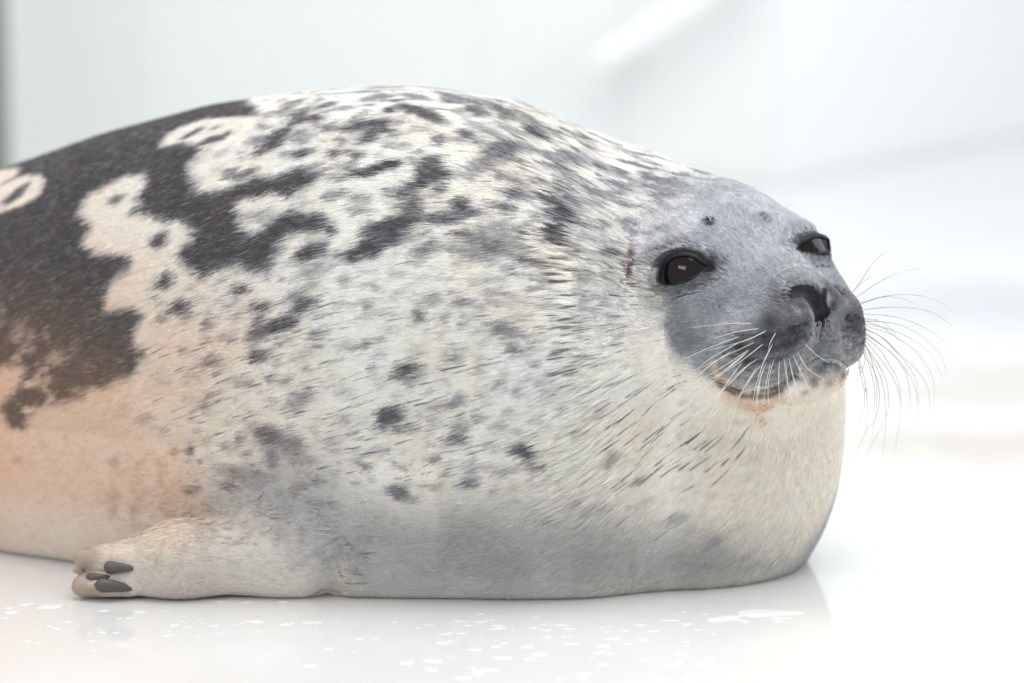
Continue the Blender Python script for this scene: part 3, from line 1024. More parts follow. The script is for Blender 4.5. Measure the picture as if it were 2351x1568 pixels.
slits(52, 1290, 1470, 560, 900, .010, .026, .0004, .0009, .5)
slits(66, 1268, 1322, 440, 890, .010, .022, .0006, .0015, .6)
slits(34, 1390, 1580, 860, 1020, .014, .032, .0004, .0009, .6)
slits(18, 1500, 1730, 980, 1090, .012, .026, .0005, .0012, .7)
slits(24, 1430, 1640, 1000, 1240, .012, .028, .0003, .0007)
slits(95, 420, 1150, 820, 1010, .012, .030, .0004, .0008)
slits(110, 330, 800, 660, 960, .010, .024, .0003, .0008)
slits(32, 700, 1150, 980, 1130, .012, .028, .0004, .0008)
slits(22, 420, 900, 1020, 1220, .008, .020, .0003, .0007)
slits(40, 1000, 1280, 300, 560, .008, .020, .0004, .0008)
slits(30, 700, 1250, 600, 800, .008, .020, .0003, .0006)
slits(14, 775, 850, 1240, 1350, .008, .018, .0005, .0011)
slits(12, 1420, 1462, 565, 720, .006, .012, .0006, .0011)
SLP = np.array([s_[0] for s_ in SL])
g_ = grad(SLP, sdf_base, 2e-3); g_ /= np.linalg.norm(g_, axis=1, keepdims=True)
SLD = flow(SLP, g_)
SLB = np.cross(g_, SLD)


def in_slit(P):
    out = np.zeros(len(P), f32)
    o = np.argsort(P[:, 0]); xs = P[o, 0]
    for c, d, b, s_ in zip(SLP, SLD, SLB, SL):
        hl = s_[1] * .5
        i0, i1 = np.searchsorted(xs, [c[0] - hl - .002, c[0] + hl + .002])
        ii = o[i0:i1]
        r = P[ii] - c
        nr = (r * r).sum(1) < (hl * 1.1) ** 2
        ii, r = ii[nr], r[nr]
        a = (r @ d) / hl
        wd = s_[2] * np.clip(.62 + .55 * a - .30 * a * a, .04, 1) * (np.abs(a) < 1)
        t = np.abs(r @ b + .0004 * np.sin(a * 1.7 + c[0] * 900)) / (wd + 1e-6)
        out[ii] = np.maximum(out[ii], s_[3] * (1 - sstep(.6, 1.2, t)))
    return out


FUR = []   # (points (n,4,3), colours (n,4,3), root radius)


def grow(P, N, T, length, lift, width, shade, fn):
    """one strand per root; T: direction with the clump already in it"""
    n = len(P)
    K = 4
    near = P[:, 0] > .12
    fac = np.ones(n)
    fac[near] = .28 + .72 * sstep(.003, .035, polydist(P[near].astype(f32), LIPM))
    q_ = to_head(P[near]); q_[:, 1] = np.abs(q_[:, 1])
    pad_ = np.exp(-(((q_ - np.array([.046, .036, -.064])) / np.array([.040, .042, .034])) ** 2).sum(1))
    fac[near] *= 1 - .62 * pad_
    flp = (P[:, 0] < -.05) & (P[:, 2] < .12) & (P[:, 1] < .05)
    fac[flp] *= .55
    length = length * fac
    lift = lift * fac ** 1.3
    pts = np.empty((n, K, 3))
    for i in range(K):
        t = i / (K - 1)
        pts[:, i] = P + T * (length * t)[:, None] + N * (lift * (t * (1.0 - .25 * t)) + .0001)[:, None]
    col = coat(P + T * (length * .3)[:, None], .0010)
    col = col * shade[:, None]
    cols = np.repeat(col[:, None, :], K, 1)
    s_ = in_slit(pts.reshape(-1, 3)).reshape(n, K)
    s_[:, 0] = np.maximum(s_[:, 0], 0)
    dark = lin(74, 74, 80)
    f = (s_ * .85)[..., None]
    cols = cols * (1 - f) + np.minimum(cols, dark) * f
    FUR.append((pts, cols, width))


def clumped(n_clump, per, wt, spread, along, len0, len1, lift0, lift1, conv, width, tone):
    C, N = sample_tris(wt, n_clump)
    T = flow(C, N)
    B = np.cross(N, T)
    ln_ = rng.uniform(len0, len1, n_clump)
    lf = rng.uniform(lift0, lift1, n_clump)
    sh = 1 + tone * rng.normal(0, 1, n_clump)
    side = rng.normal(0, .055, n_clump)
    i = np.repeat(np.arange(n_clump), per)
    k = len(i)
    off = rng.normal(0, spread, k).clip(-2 * spread, 2 * spread)
    al = rng.uniform(-along, along, k)
    P = C[i] + B[i] * off[:, None] + T[i] * al[:, None]
    fn = sdf_base
    d = fn(P).astype(float)
    P = P - N[i] * d.clip(-.003, .003)[:, None]
    L = ln_[i] * rng.uniform(.75, 1.1, k)
    D = T[i] + B[i] * (side[i] - conv * off / L)[:, None] + B[i] * rng.normal(0, .03, k)[:, None]
    D /= np.linalg.norm(D, axis=1, keepdims=True)
    grow(P, N[i], D, L, lf[i] * rng.uniform(.7, 1.2, k), width, sh[i] * (1 + .08 * rng.normal(0, 1, k)), fn)


def single(n, wt, len0, len1, lift0, lift1, width, tone, sd=.12):
    P, N = sample_tris(wt, n)
    T = flow(P, N)
    B = np.cross(N, T)
    D = T + B * (rng.normal(0, sd, n) + .25 * vnoise(P, 300) * .4)[:, None]
    D /= np.linalg.norm(D, axis=1, keepdims=True)
    grow(P, N, D, rng.uniform(len0, len1, n), rng.uniform(lift0, lift1, n), width, 1 + tone * rng.normal(0, 1, n), sdf)


QUALITY = 1.0
bodyw = TA * seen * (1 - facew) * bare
lipd = polydist(TC.astype(f32), LIPM)
neckz = sstep(.02, .05, TC[:, 0]) * (TC[:, 1] < .05) * sstep(.02, .05, lipd)
foldz = sstep(.015, .035, TC[:, 0]) * sstep(.10, .06, TC[:, 0]) * (TC[:, 1] < .05) * sstep(.06, .12, TC[:, 2])
single(int(440000 * QUALITY), bodyw, .006, .0105, .0003, .0007, .00015, .03, .07)
clumped(int(15000 * QUALITY), 11, bodyw * (1 + .8 * neckz), .0010, .003, .008, .013, .0004, .0008, .7, .00014, .022)
clumped(int(900 * QUALITY), 24, bodyw * foldz, .0017, .003, .013, .020, .0010, .0022, .85, .00018, .02)
single(int(140000 * QUALITY), TA * seen * facew * bare, .0030, .0055, .0003, .0007, .00014, .12, .16)
clumped(int(9000 * QUALITY), 7, TA * seen * facew * bare, .0006, .0012, .004, .0065, .0004, .0009, .7, .00014, .14)

pts = np.concatenate([f[0] for f in FUR]); cols = np.concatenate([f[1] for f in FUR])
rad = np.concatenate([np.full(len(f[0]), f[2]) for f in FUR])
K = pts.shape[1]
hc = bpy.data.hair_curves.new('fur')
hc.add_curves([K] * len(pts))
hc.attributes['position'].data.foreach_set('vector', pts.astype(f32).ravel())
ra = hc.attributes.get('radius') or hc.attributes.new('radius', 'FLOAT', 'POINT')
ra.data.foreach_set('value', (rad[:, None] * np.array([1, .95, .7, .15])[None]).astype(f32).ravel())
ca = hc.attributes.new('coat', 'FLOAT_COLOR', 'POINT')
ca.data.foreach_set('color', np.concatenate([np.clip(cols, .003, .9), np.ones((*cols.shape[:2], 1))], -1).astype(f32).ravel())
m_fur, nd, ln, bs = new_mat('seal_fur')
at = nd.new('ShaderNodeAttribute'); at.attribute_name = 'coat'
ln.new(at.outputs['Color'], bs.inputs['Base Color'])
bs.inputs['Roughness'].default_value = .45
bs.inputs['Specular IOR Level'].default_value = .35
fur = link('fur', hc, seal, m_fur)


# ------------------------------------------------------------------ eyes
m_eye, nd, ln, bs = new_mat('eyeball')
nt = nd.new('ShaderNodeTexNoise'); nt.inputs['Scale'].default_value = 120
cr = nd.new('ShaderNodeValToRGB')
cr.color_ramp.elements[0].color = (.005, .003, .0025, 1); cr.color_ramp.elements[1].color = (.014, .006, .005, 1)
ln.new(nt.outputs['Fac'], cr.inputs[0]); ln.new(cr.outputs[0], bs.inputs['Base Color'])
bs.inputs['Roughness'].default_value = .03
bs.inputs['IOR'].default_value = 1.34
m_lid = simple_mat('eyelid_skin', (.010, .010, .012), .45, Specular_IOR_Level=.25)


def ring_mesh(name, rings, cap_first=True, cap_last=True, fix=True):
    """rings: list of (n,3) loops"""
    n = len(rings[0])
    v = [p for r in rings for p in r]
    f = []
    for a in range(len(rings) - 1):
        for i in range(n):
            j = (i + 1) % n
            f.append((a * n + i, a * n + j, (a + 1) * n + j, (a + 1) * n + i))
    if cap_first:
        f.append(tuple(range(n))[::-1])
    if cap_last:
        f.append(tuple(range((len(rings) - 1) * n, len(rings) * n)))
    me = mesh(name, v, f)
    b = bmesh.new(); b.from_mesh(me)
    bmesh.ops.recalc_face_normals(b, faces=b.faces[:])
    b.to_mesh(me); b.free()
    return me


for e in EYES:
    pol = e['poly'] * 1.0
    ctr = pol.mean(0)
    B, c0, S, R_ = e['B'], e['c'], e['centre'], e['R']
    cl = (S - c0) @ B

    def on_ball(p, push=0.0):
        d = p - cl[:2]
        h = np.sqrt(np.maximum((R_ + push) ** 2 - (d * d).sum(1), 1e-8))
        return c0 + np.concatenate([p, (cl[2] + h)[:, None]], 1) @ B.T
    back = [c0 + np.concatenate([ctr + (pol - ctr) * .6, np.full((len(pol), 1), -.012)], 1) @ B.T]
    dirs = pol - ctr
    ln_ = np.linalg.norm(dirs, axis=1, keepdims=True)
    rings = back + [on_ball(ctr + dirs / ln_ * (ln_ + .0022) * k) for k in (1.0, .93, .85, .7, .5, .3, .12, .02)]
    eye = link('eye', ring_mesh('eye', rings), seal, m_eye)
    # lid margin: a soft dark roll round the opening
    nrm = np.stack([dirs[:, 1], -dirs[:, 0]], 1)
    tube = []
    tng = np.roll(pol, -1, 0) - np.roll(pol, 1, 0)
    outw = np.stack([tng[:, 1], -tng[:, 0]], 1)
    outw /= np.linalg.norm(outw, axis=1, keepdims=True)
    outw *= np.sign((outw * dirs).sum(1, keepdims=True))
    upper = sstep(-.2, .7, dirs[:, 1] / np.abs(dirs[:, 1]).max())
    for k in range(9):
        a = 2 * math.pi * k / 8
        wd = (.0011 + .0010 * upper)
        p = pol + outw * ((math.cos(a) * wd + .0004)[:, None])
        q = on_ball(p, .0002) + (B[:, 2] * ((math.sin(a) * .8 * wd + .0003)[:, None]))
        tube.append(q)
    tv = np.stack(tube[:8], 1)
    n = len(pol)
    faces = [(i * 8 + k, ((i + 1) % n) * 8 + k, ((i + 1) % n) * 8 + (k + 1) % 8, i * 8 + (k + 1) % 8) for i in range(n) for k in range(8)]
    link('eyelid', mesh('eyelid', tv.reshape(-1, 3), faces), eye, m_lid)

# ------------------------------------------------------------------ whiskers
bvh1 = BVHTree.FromPolygons(BV.tolist(), [tuple(p.vertices) for p in body_me.polygons])


def hit1(x, y):
    h = hit(x, y, bvh1)
    return h


def whisker_mat(name, root, tip):
    m, nd, ln, bs = new_mat(name)
    g = nd.new('ShaderNodeTexCoord'); sx = nd.new('ShaderNodeSeparateXYZ'); cr = nd.new('ShaderNodeValToRGB')
    nz = nd.new('ShaderNodeTexNoise'); nz.inputs['Scale'].default_value = 70
    ln.new(g.outputs['Object'], nz.inputs['Vector']); ln.new(nz.outputs['Fac'], cr.inputs[0])
    cr.color_ramp.elements[0].position = .35; cr.color_ramp.elements[1].position = .65
    cr.color_ramp.elements[0].color = (*root, 1); cr.color_ramp.elements[1].color = (*tip, 1)
    ln.new(cr.outputs[0], bs.inputs['Base Color'])
    bs.inputs['Roughness'].default_value = .3
    return m


m_wl = whisker_mat('pale_whisker', lin(232, 228, 218), lin(214, 206, 192))
m_wd = whisker_mat('grey_whisker', lin(150, 143, 134), lin(206, 190, 158))
m_drop, nd, ln, bs = new_mat('water')
nd.remove(bs)
fr = nd.new('ShaderNodeFresnel'); fr.inputs[0].default_value = 1.33
tr_ = nd.new('ShaderNodeBsdfTransparent'); gl = nd.new('ShaderNodeBsdfGlossy'); gl.inputs['Roughness'].default_value = .02
mx = nd.new('ShaderNodeMixShader')
ln.new(fr.outputs[0], mx.inputs[0]); ln.new(tr_.outputs[0], mx.inputs[1]); ln.new(gl.outputs[0], mx.inputs[2])
ln.new(mx.outputs[0], nd['Material Output'].inputs[0])


def tube_mesh(name, path, r0, r1, sides=5):
    path = np.asarray(path)
    n = len(path)
    tg = np.gradient(path, axis=0); tg /= np.linalg.norm(tg, axis=1, keepdims=True) + 1e-12
    ref = np.array([0, -1., .2])
    a = np.cross(tg, ref); a /= np.linalg.norm(a, axis=1, keepdims=True) + 1e-12
    b = np.cross(tg, a)
    rings = []
    for i in range(n):
        t = i / (n - 1)
        r = r0 * (1 - t) ** .7 + r1
        rings.append([path[i] + r * (math.cos(2 * math.pi * k / sides) * a[i] + math.sin(2 * math.pi * k / sides) * b[i]) for k in range(sides)])
    return ring_mesh(name, rings)


def smooth_path(p, n=16):
    p = np.asarray(p, float)
    q = np.concatenate([[2 * p[0] - p[1]], p, [2 * p[-1] - p[-2]]])
    out = []
    for i in range(1, len(q) - 2):
        a, b, c, d = q[i - 1:i + 3]
        for t in np.linspace(0, 1, 6, endpoint=False):
            out.append(.5 * (2 * b + (c - a) * t + (2 * a - 5 * b + 4 * c - d) * t * t + (3 * b - a - 3 * c + d) * t ** 3))
    out.append(p[-1])
    return resample(np.array(out), n)


def ball(c, r, sq=(1, 1, 1), nu=8, nv=6):
    rings = []
    for j in range(1, nv):
        a = math.pi * j / nv
        rings.append([np.asarray(c) + np.array([math.sin(a) * math.cos(2 * math.pi * i / nu) * sq[0], math.sin(a) * math.sin(2 * math.pi * i / nu) * sq[1], -math.cos(a) * sq[2]]) * r for i in range(nu)])
    return rings


def whisker(px, depth, mat, r0=.00030, droplets=(), name='whisker'):
    """px: points in the picture from root to tip; depth(k, X-X0): y offset from the root"""
    h = None
    for off in range(0, 60, 4):
        h = hit1(px[0][0] - off, px[0][1])
        if h is not None:
            break
    if h is None:
        return
    P = [h]
    for k, (x, y) in enumerate(px[1:], 1):
        Y = h[1]
        for _ in range(4):
            w_ = px_on_y(x, y, Y)
            Y = h[1] + depth(k / (len(px) - 1), w_[0] - h[0])
        P.append(px_on_y(x, y, Y))
    P = np.array(P)
    path = smooth_path(P, 18)
    path = np.concatenate([[path[0] - (path[1] - path[0]) * .3], path])
    o = link(name, tube_mesh('whisker', path, r0, .00007), seal, mat)
    for t in droplets:
        i = int(t * (len(path) - 1))
        dm = ring_mesh('droplet', ball(path[i], random.uniform(.0007, .0011), (1, 1, 1.35)))
        link('droplet', dm, o, m_drop)
    return o


def z1(*p):
    return [(1399 + a * .388, 395.4 + b * .388) for a, b in p]


def z2(*p):
    return [(1764 + a * .3103, 577.9 + b * .3103) for a, b in p]


near_d = lambda t, dx: -.034 * t ** .7 + .012 * t * t
NEAR = [((840, 895), (700, 895), (480, 920)), ((880, 925), (750, 945), (610, 985)), ((925, 940), (790, 1000), (560, 1060)), ((775, 970), (600, 1035), (425, 1112)), ((860, 1005), (680, 1090), (492, 1178)),
        ((910, 1015), (760, 1130), (600, 1228)), ((840, 1040), (640, 1170), (424, 1286)), ((965, 1015), (905, 1140), (860, 1290), (832, 1460)), ((985, 945), (950, 1010), (935, 1080)), ((975, 1095), (945, 1210), (938, 1330), (965, 1500)),
        ((1060, 1100), (1085, 1210), (1115, 1350)), ((1110, 1060), (1170, 1160), (1285, 1235)), ((1150, 1010), (1220, 1078), (1305, 1132)), ((880, 1100), (760, 1190), (640, 1330)), ((900, 1130), (800, 1270), (700, 1440)), ((900, 1170), (870, 1320), (842, 1500)),
        ((1005, 1110), (1000, 1240), (1010, 1400)), ((1040, 1110), (1062, 1290), (1125, 1440), (1200, 1512)), ((840, 1120), (700, 1260), (560, 1380)), ((800, 1080), (620, 1230), (430, 1400), (330, 1530)), ((870, 1150), (770, 1330), (690, 1560)), ((930, 1120), (890, 1230), (872, 1400), (880, 1545)),
        ((1030, 1090), (1040, 1180), (1050, 1260)), ((760, 1010), (600, 1100), (500, 1180)), ((820, 1060), (640, 1200), (480, 1300)), ((1085, 1080), (1130, 1180), (1200, 1300), (1290, 1350)), ((950, 1130), (925, 1260), (900, 1420)), ((720, 1060), (560, 1170), (300, 1420)), ((780, 1130), (640, 1330), (560, 1560))]
for i, p in enumerate(NEAR):
    dr = () if i % 3 else (random.uniform(.4, .8),)
    if i in (7, 9, 15, 21):
        dr = (.35, .6, .78)
    whisker(z1(*p), near_d, m_wl, random.uniform(.00020, .00031), dr)
far_d = lambda t, dx: .5 * dx
FAR = [((610, 315), (700, 190), (790, 60), (875, 5)), ((620, 310), (690, 230), (785, 172)), ((650, 345), (800, 235), (950, 160), (1080, 128), (1165, 132)), ((690, 385), (830, 335), (1000, 315), (1140, 330), (1260, 370), (1368, 443)),
       ((690, 390), (850, 335), (980, 345), (1085, 382)), ((720, 430), (900, 410), (1080, 420), (1220, 455), (1358, 548)), ((730, 460), (900, 475), (1060, 520), (1200, 590), (1320, 690), (1385, 825)), ((738, 490), (840, 520), (920, 590), (965, 685)),
       ((738, 510), (900, 525), (1060, 580), (1200, 680), (1290, 800), (1320, 955)), ((738, 530), (900, 575), (1080, 660), (1200, 760), (1290, 940)), ((738, 545), (880, 600), (1030, 690), (1150, 810), (1220, 960), (1220, 1160)),
       ((738, 560), (850, 640), (960, 750), (1100, 880), (1180, 1020), (1190, 1245)), ((735, 570), (830, 630), (960, 760), (1050, 870), (1100, 1000), (1075, 1250)), ((730, 590), (850, 700), (960, 810), (1030, 950), (1055, 1235)), ((725, 620), (820, 720), (900, 850), (960, 960), (990, 1175)),
       ((715, 640), (800, 760), (870, 850), (950, 1000), (975, 1180), (935, 1470)), ((705, 660), (790, 800), (850, 900), (885, 1050), (870, 1230), (780, 1390), (705, 1540)), ((700, 665), (760, 760), (830, 880), (835, 1000)), ((690, 670), (740, 800), (800, 930), (820, 1080), (790, 1240), (720, 1330), (615, 1565)),
       ((670, 690), (740, 830), (780, 1000), (780, 1150), (715, 1310)), ((640, 700), (690, 860), (720, 1010), (730, 1160), (718, 1330)), ((650, 710), (680, 900), (710, 1040), (700, 1180), (640, 1330)), ((700, 690), (715, 800), (670, 920), (625, 995)), ((735, 500), (840, 560), (950, 640), (1100, 750), (1200, 960)), ((700, 660), (830, 930), (860, 1100), (865, 1300), (840, 1540)),
       ((735, 600), (900, 740), (1020, 880), (1100, 1060), (1110, 1270)), ((700, 650), (760, 800), (800, 1000), (790, 1200), (760, 1400))]
for i, p in enumerate(FAR):
    whisker(z2(*p), far_d, m_wd, random.uniform(.00024, .00033), (random.uniform(.3, .7),) if i in (20, 21, 7) else ())
up_d = lambda t, dx: -.012 * t
for p in (((595, 290), (585, 210), (578, 130)), ((655, 310), (662, 200), (645, 80)), ((600, 280), (620, 170), (710, 120), (800, 135), (840, 180)), ((605, 295), (570, 240), (560, 200))):
    whisker(z1(*p), up_d, m_wl, .00024, name='brow_whisker')
for p in (((885, 280), (940, 240), (1000, 238), (1040, 275), (1050, 320)), ((935, 290), (945, 210), (966, 145)), ((930, 290), (990, 235), (1060, 195), (1110, 186))):
    whisker(z1(*p), up_d, m_wl, .00024, name='brow_whisker')

# saliva bubbles along the lip
vb, fb_ = [], []
for _ in range(46):
    t = random.random()
    x, y = np.interp(t, [0, .4, .75, 1], [1725, 1775, 1815, 1845]), np.interp(t, [0, .4, .75, 1], [906, 896, 876, 852])
    if random.random() < .25:
        x, y = random.uniform(1735, 1765), random.uniform(925, 990)
    h = hit1(x + random.gauss(0, 4), y + random.gauss(0, 4))
    if h is None:
        continue
    r = random.uniform(.0005, .0013)
    rg = ball(h + np.array([0, -.6 * r, 0]), r)
    n0 = len(vb)
    for ring in rg:
        vb += list(ring)
    for a in range(len(rg) - 1):
        for i in range(8):
            fb_.append((n0 + a * 8 + i, n0 + a * 8 + (i + 1) % 8, n0 + (a + 1) * 8 + (i + 1) % 8, n0 + (a + 1) * 8 + i))
    fb_.append(tuple(range(n0, n0 + 8))[::-1]); k_ = n0 + (len(rg) - 1) * 8; fb_.append(tuple(range(k_, k_ + 8)))
bub = mesh('bubbles', vb, fb_)
_b = bmesh.new(); _b.from_mesh(bub); bmesh.ops.recalc_face_normals(_b, faces=_b.faces[:]); _b.to_mesh(bub); _b.free()
tag(link('bubbles', bub, seal, m_drop), kind='stuff')

# ------------------------------------------------------------------ claws on the fore flipper
m_claw, nd, ln, bs = new_mat('claw_horn')
nz = nd.new('ShaderNodeTexNoise'); nz.inputs['Scale'].default_value = 160
cr = nd.new('ShaderNodeValToRGB')
cr.color_ramp.elements[0].color = (*lin(48, 47, 50), 1); cr.color_ramp.elements[1].color = (*lin(104, 96, 92), 1)
ln.new(nz.outputs['Fac'], cr.inputs[0]); ln.new(cr.outputs[0], bs.inputs['Base Color'])
bs.inputs['Roughness'].default_value = .5
m_toe = simple_mat('toe_skin', tuple(lin(176, 158, 142)), .6)


def spindle(name, A, B, r, bend, flat, prof):
    mid = (A + B) / 2 + bend
    path = smooth_path([A, mid, B], 14); tg = np.gradient(path, axis=0)
    rings = []
    for i, p in enumerate(path):
        t = i / 13
        rr = r * prof(t) + .0003
        d = tg[i] / np.linalg.norm(tg[i]); a = np.cross(d, [0, 0, 1.]); a /= np.linalg.norm(a); b = np.cross(a, d)
        rings.append([p + rr * (flat * math.cos(k * math.pi / 6) * a + math.sin(k * math.pi / 6) * b) for k in range(12)])
    return ring_mesh(name, rings)


claw_prof = lambda t: (.10 + .90 * t ** .7) * math.sqrt(max(0, 1 - (max(0, t - .72) / .28) ** 2))
pad_prof = lambda t: math.sqrt(max(0, math.sin(math.pi * (.06 + .9 * t))))
TOES = [((312, 1306), (238, 1302), .000, .0058), ((312, 1352), (216, 1342), -.002, .0066), ((262, 1284), (186, 1306), .012, .0045), ((262, 1326), (196, 1326), .004, .0040)]
for (ax, ay), (bx, by), dy, rr in TOES:
    h = hit1(ax, ay)
    Y = h[1] if h is not None else -.145
    hb = hit1(max(bx + 22, 236), by)
    Yb = (hb[1] if hb is not None else Y) + dy - .001
    A = px_on_y(ax, ay, Y + .002); Bp = px_on_y(bx, by, Yb)
    A[2] = max(A[2], .005); Bp[2] = max(Bp[2], .0055)
    cl_ = link('claw', spindle('claw', A, Bp, rr, np.array([0, -.0020, .0008]), .8, claw_prof), seal, m_claw)
    T0 = Bp + np.array([.012, .005, -.0005]); T1 = Bp + np.array([-.007, .005, -.002]); T1[2] = max(T1[2], .004)
    link('toe_pad', spindle('toe_pad', T0, T1, .0042, np.zeros(3), 1.0, pad_prof), cl_, m_toe)

# ------------------------------------------------------------------ floor, wall, post, wall glare
m_floor, nd, ln, bs = new_mat('wet_white_floor')
tc = nd.new('ShaderNodeTexCoord')
nz = nd.new('ShaderNodeTexNoise'); nz.inputs['Scale'].default_value = 2.2; nz.inputs['Detail'].default_value = 5
ln.new(tc.outputs['Object'], nz.inputs['Vector'])
cr = nd.new('ShaderNodeValToRGB')
cr.color_ramp.elements[0].position = .3; cr.color_ramp.elements[1].position = .7
cr.color_ramp.elements[0].color = (.70, .688, .672, 1); cr.color_ramp.elements[1].color = (.79, .785, .777, 1)
ln.new(nz.outputs['Fac'], cr.inputs[0])
prev = cr.outputs[0]
for (sx_, sy_, rad_, colr, amt) in ((.50, .50, .16, (.56, .49, .40), .9), (.60, 1.45, .26, (.50, .52, .55), .85), (.56, .85, .20, (.58, .52, .44), .8)):   # soft beige and grey patches
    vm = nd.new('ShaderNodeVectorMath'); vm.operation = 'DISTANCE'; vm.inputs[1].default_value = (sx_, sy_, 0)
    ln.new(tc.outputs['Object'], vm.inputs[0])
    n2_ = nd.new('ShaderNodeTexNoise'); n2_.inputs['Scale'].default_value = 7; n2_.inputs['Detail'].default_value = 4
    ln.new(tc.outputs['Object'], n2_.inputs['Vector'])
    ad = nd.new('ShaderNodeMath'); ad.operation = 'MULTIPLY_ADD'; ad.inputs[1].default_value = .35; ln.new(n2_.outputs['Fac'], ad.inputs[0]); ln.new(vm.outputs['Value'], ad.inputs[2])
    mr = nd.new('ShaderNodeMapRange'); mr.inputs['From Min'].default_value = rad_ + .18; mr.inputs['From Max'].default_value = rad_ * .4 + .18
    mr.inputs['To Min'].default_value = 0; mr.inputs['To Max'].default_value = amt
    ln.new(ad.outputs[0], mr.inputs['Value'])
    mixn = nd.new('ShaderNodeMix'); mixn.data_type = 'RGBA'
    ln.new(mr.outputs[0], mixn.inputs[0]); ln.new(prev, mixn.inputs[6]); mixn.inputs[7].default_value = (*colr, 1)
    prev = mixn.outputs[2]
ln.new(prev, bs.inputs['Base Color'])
bs.inputs['Roughness'].default_value = .35
bs.inputs['Specular IOR Level'].default_value = .3
bs.inputs['Coat Weight'].default_value = 1.0
bs.inputs['Coat IOR'].default_value = 1.38
n3_ = nd.new('ShaderNodeTexNoise'); n3_.inputs['Scale'].default_value = 14; n3_.inputs['Detail'].default_value = 2
ln.new(tc.outputs['Object'], n3_.inputs['Vector'])
mr = nd.new('ShaderNodeMapRange'); mr.inputs['To Min'].default_value = .04; mr.inputs['To Max'].default_value = .14
ln.new(n3_.outputs['Fac'], mr.inputs['Value']); ln.new(mr.outputs[0], bs.inputs['Coat Roughness'])
bp = nd.new('ShaderNodeBump'); bp.inputs['Strength'].default_value = .12; bp.inputs['Distance'].default_value = .002
ln.new(n3_.outputs['Fac'], bp.inputs['Height']); ln.new(bp.outputs['Normal'], bs.inputs['Coat Normal'])
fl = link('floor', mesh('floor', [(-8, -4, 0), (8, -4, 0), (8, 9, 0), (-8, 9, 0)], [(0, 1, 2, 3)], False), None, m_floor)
tag(fl, 'glossy wet white floor under the seal', None, None, 'structure')


def box(x0, x1, y0, y1, z0, z1):
    v = [(x, y, z) for z in (z0, z1) for (x, y) in ((x0, y0), (x1, y0), (x1, y1), (x0, y1))]
    return v, [(3, 2, 1, 0), (4, 5, 6, 7), (0, 1, 5, 4), (1, 2, 6, 5), (2, 3, 7, 6), (3, 0, 4, 7)]


def bevel_mesh(name, v, f, w_=.004, seg=2):
    b = bmesh.new()
    vv = [b.verts.new(p) for p in v]
    for q in f:
        b.faces.new([vv[i] for i in q])
    bmesh.ops.bevel(b, geom=b.edges[:], offset=w_, segments=seg, affect='EDGES')
    me = bpy.data.meshes.new(name); b.to_mesh(me); b.free()
    return me


def wall_mat(name, c):
    m, nd, ln, bs = new_mat(name)
    t = nd.new('ShaderNodeTexCoord'); nz = nd.new('ShaderNodeTexNoise'); nz.inputs['Scale'].default_value = 1.5; nz.inputs['Detail'].default_value = 4
    ln.new(t.outputs['Object'], nz.inputs['Vector'])
    cr = nd.new('ShaderNodeValToRGB'); cr.color_ramp.elements[0].position = .3; cr.color_ramp.elements[1].position = .75
    cr.color_ramp.elements[0].color = (*[x * .95 for x in c], 1); cr.color_ramp.elements[1].color = (*c, 1)
    ln.new(nz.outputs['Fac'], cr.inputs[0]); ln.new(cr.outputs[0], bs.inputs['Base Color'])
    bs.inputs['Roughness'].default_value = .4
    return m


m_wall = wall_mat('grey_white_panel', (.82, .84, .83))
m_wallb = wall_mat('blue_white_panel', (.93, .95, .955))
WY = 2.95
back_wall = link('back_wall', mesh('back_wall', *box(-4, .462, WY, WY + .12, 0, 2.6), False), None, m_wall)
tag(back_wall, 'pale grey panelled wall standing behind the seal\'s back', None, None, 'structure')
for (a, b) in ((-1.9, -1.281), (-1.2800, -.6560), (-.6550, -.0560), (-.0550, .1940), (.1950, .458)):
    v, f = box(a, b, WY - .004, WY - .001, .012, 2.5)
    link('panel', bevel_mesh('panel', v, f, .001, 1), back_wall, m_wall)
side_wall = bpy.data.objects.new('side_wall', bpy.data.meshes.new('side_wall'))
v, f = box(0, 4.5, .0, .1, 0, 2.6)
side_wall.data.from_pydata(v, [], f)
side_wall.data.materials.append(m_wallb)
COL.objects.link(side_wall)
side_wall.location = (.462, WY, 0)
side_wall.rotation_euler = (0, 0, math.radians(56))
tag(side_wall, 'bluish white wall running back from the grey panelled wall', None, None, 'structure')
for (a, b) in ((.02, .384), (.385, .804), (.805, 1.504), (1.505, 2.3)):
    v, f = box(a, b, -.004, -.001, .012, 2.5)
    link('panel', bevel_mesh('panel', v, f, .001, 1), side_wall, m_wallb)
# dark post at the wall's far end
p0 = px_on_y(4, 200, 2.4)
v, f = box(p0[0] - .14, p0[0], 2.34, 2.48, 0, 2.4)
post = bpy.data.objects.new('post', None); COL.objects.link(post); post.location = (0, 0, 0)
tag(post, 'dark grey green upright post in front of the pale panelled wall', 'post')
m_post = wall_mat('post_paint', (.16, .18, .16))
link('shaft', bevel_mesh('shaft', v, f, .008), post, m_post)
v, f = box(p0[0] - .19, p0[0] + .03, 2.30, 2.52, 0, .02)
link('base_plate', bevel_mesh('base_plate', v, f, .003), post, m_post)
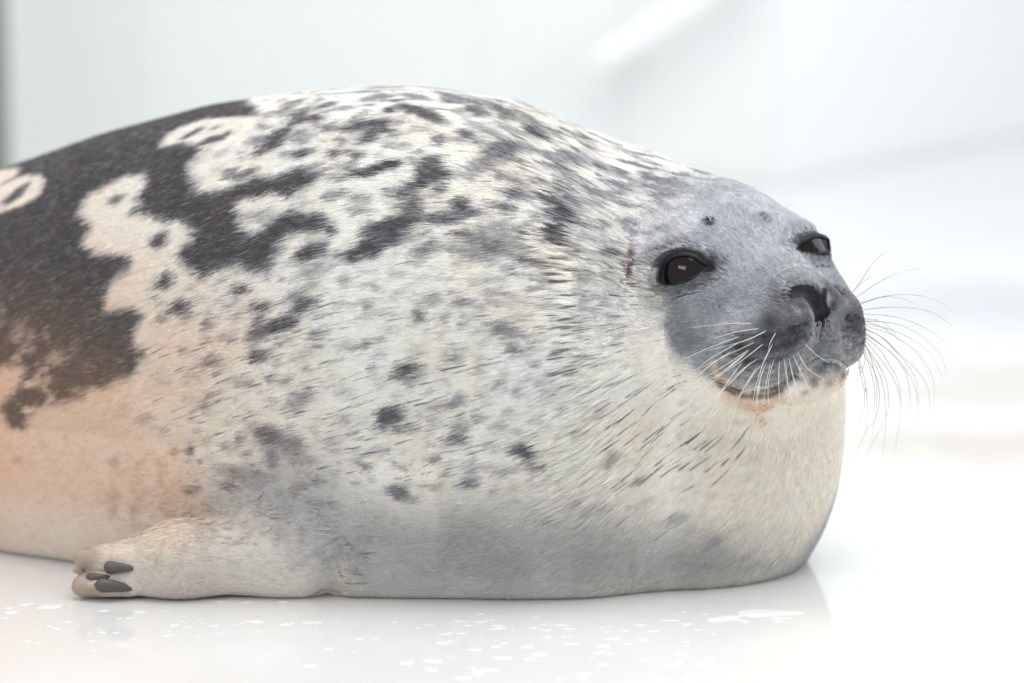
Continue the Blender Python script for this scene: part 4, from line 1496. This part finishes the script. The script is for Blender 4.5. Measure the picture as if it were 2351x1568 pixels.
# streak of glare on the wall, added as a white tube on stubs
m_glare = simple_mat('glare_white', (.90, .91, .90), .45)
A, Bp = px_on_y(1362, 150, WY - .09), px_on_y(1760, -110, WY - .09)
glare_bar = bpy.data.objects.new('glare_streak', None); COL.objects.link(glare_bar)
tag(glare_bar, 'slanting streak of glare on the pale wall, built as a white tube', 'glare_streak')
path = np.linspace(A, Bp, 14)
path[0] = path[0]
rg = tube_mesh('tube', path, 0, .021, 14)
link('tube', rg, glare_bar, m_glare)
cap = ring_mesh('glare_end', ball(A, .0215, nu=14, nv=10))
link('glare_end', cap, glare_bar, m_glare)
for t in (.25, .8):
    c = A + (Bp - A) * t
    link('glare_stub', tube_mesh('glare_stub', [c, c + np.array([0, .05, 0]), c + np.array([0, .085, 0])], 0, .009, 10), glare_bar, m_glare)

# ------------------------------------------------------------------ water on the floor
def dome(r, hgt, seed, el=1.0):
    rr = random.Random(seed)
    n = 18
    ph = [rr.uniform(0, 6.28) for _ in range(4)]; am = [rr.uniform(.0, .16) for _ in range(4)]
    prof = [(1.0, -.0004), (.97, .25), (.85, .6), (.6, .88), (.3, .98), (.06, 1.0)]
    rings = []
    for (q, z) in prof:
        ring = []
        for i in range(n):
            a = 2 * math.pi * i / n
            k = 1 + sum(am[j] * math.sin((j + 2) * a + ph[j]) for j in range(4))
            ring.append((math.cos(a) * r * q * k * el, math.sin(a) * r * q * k, z * hgt if z > 0 else z))
        rings.append(ring)
    return ring_mesh('water_drop', rings)


m_bead, _n, _l, _b = new_mat('water_bead')
_b.inputs['Base Color'].default_value = (.76, .757, .75, 1); _b.inputs['Roughness'].default_value = .2; _b.inputs['IOR'].default_value = 1.33  # opaque white base stands in for bright sky mirrored in clear water
shapes = [dome(1.0, .07, s_, el) for s_, el in ((1, 1), (2, 1.2), (3, .9), (4, 1.5), (5, 1.1), (6, 1.8), (7, 1.0), (8, 1.3))]
for s_ in shapes:
    s_.materials.append(m_bead)


def drop(x, y, r):
    p = px_on_floor(x, y)
    o = bpy.data.objects.new('water_drop', random.choice(shapes))
    COL.objects.link(o)
    o.location = (p[0], p[1], 0)
    o.scale = (r, r, r * random.uniform(.7, 1.2))
    o.rotation_euler = (0, 0, random.uniform(-.5, .5))
    tag(o, 'small bright bead of water lying on the wet white floor', 'water drop', 'beads of water on the wet floor')


for (x, y, r) in ((135, 1413, .011), (70, 1405, .006), (30, 1434, .007), (25, 1418, .005), (280, 1428, .006), (375, 1432, .005), (685, 1467, .009), (770, 1477, .007), (835, 1472, .006), (590, 1394, .004), (660, 1397, .005), (760, 1395, .006), (320, 1458, .004), (470, 1480, .004), (690, 1505, .004)):
    drop(x * .855, 1250 + (y - 1216) * .62 + 20, r * .75)
for _ in range(60):
    drop(random.uniform(0, 560), random.gauss(1442, 18), random.uniform(.0010, .0028))
for _ in range(50):
    drop(random.uniform(700, 1500), 1420 + abs(random.gauss(0, 38)), random.uniform(.0010, .0034))
for _ in range(40):
    drop(random.uniform(1100, 1860), random.uniform(1400, 1470), random.uniform(.0010, .0040))
for _ in range(50):
    drop(random.uniform(900, 1950), random.uniform(1470, 1560), random.uniform(.002, .0055))
for (nm, px, lab) in (('puddle', [(1690, 1404), (1720, 1398), (1790, 1400), (1848, 1406), (1800, 1412), (1730, 1416), (1700, 1412)], 'long shallow puddle beside the seal\'s chest on the wet floor'),
                      ('puddle', [(1620, 1422), (1660, 1414), (1702, 1413), (1690, 1419), (1640, 1427)], 'narrow sliver of water next to the long shallow puddle')):
    q = np.array([px_on_floor(x, y) for x, y in catmull(px, 5)])
    c = q.mean(0)
    rings = [[(p - c) * k + (0, 0, z) for p in q] for k, z in ((1, -.0003), (.98, .0004), (.94, .0007), (.8, .0009), (.4, .001), (.05, .001))]
    o = link(nm, ring_mesh('puddle', rings), None, m_bead)
    o.location = (c[0], c[1], 0)
    tag(o, lab, 'puddle')
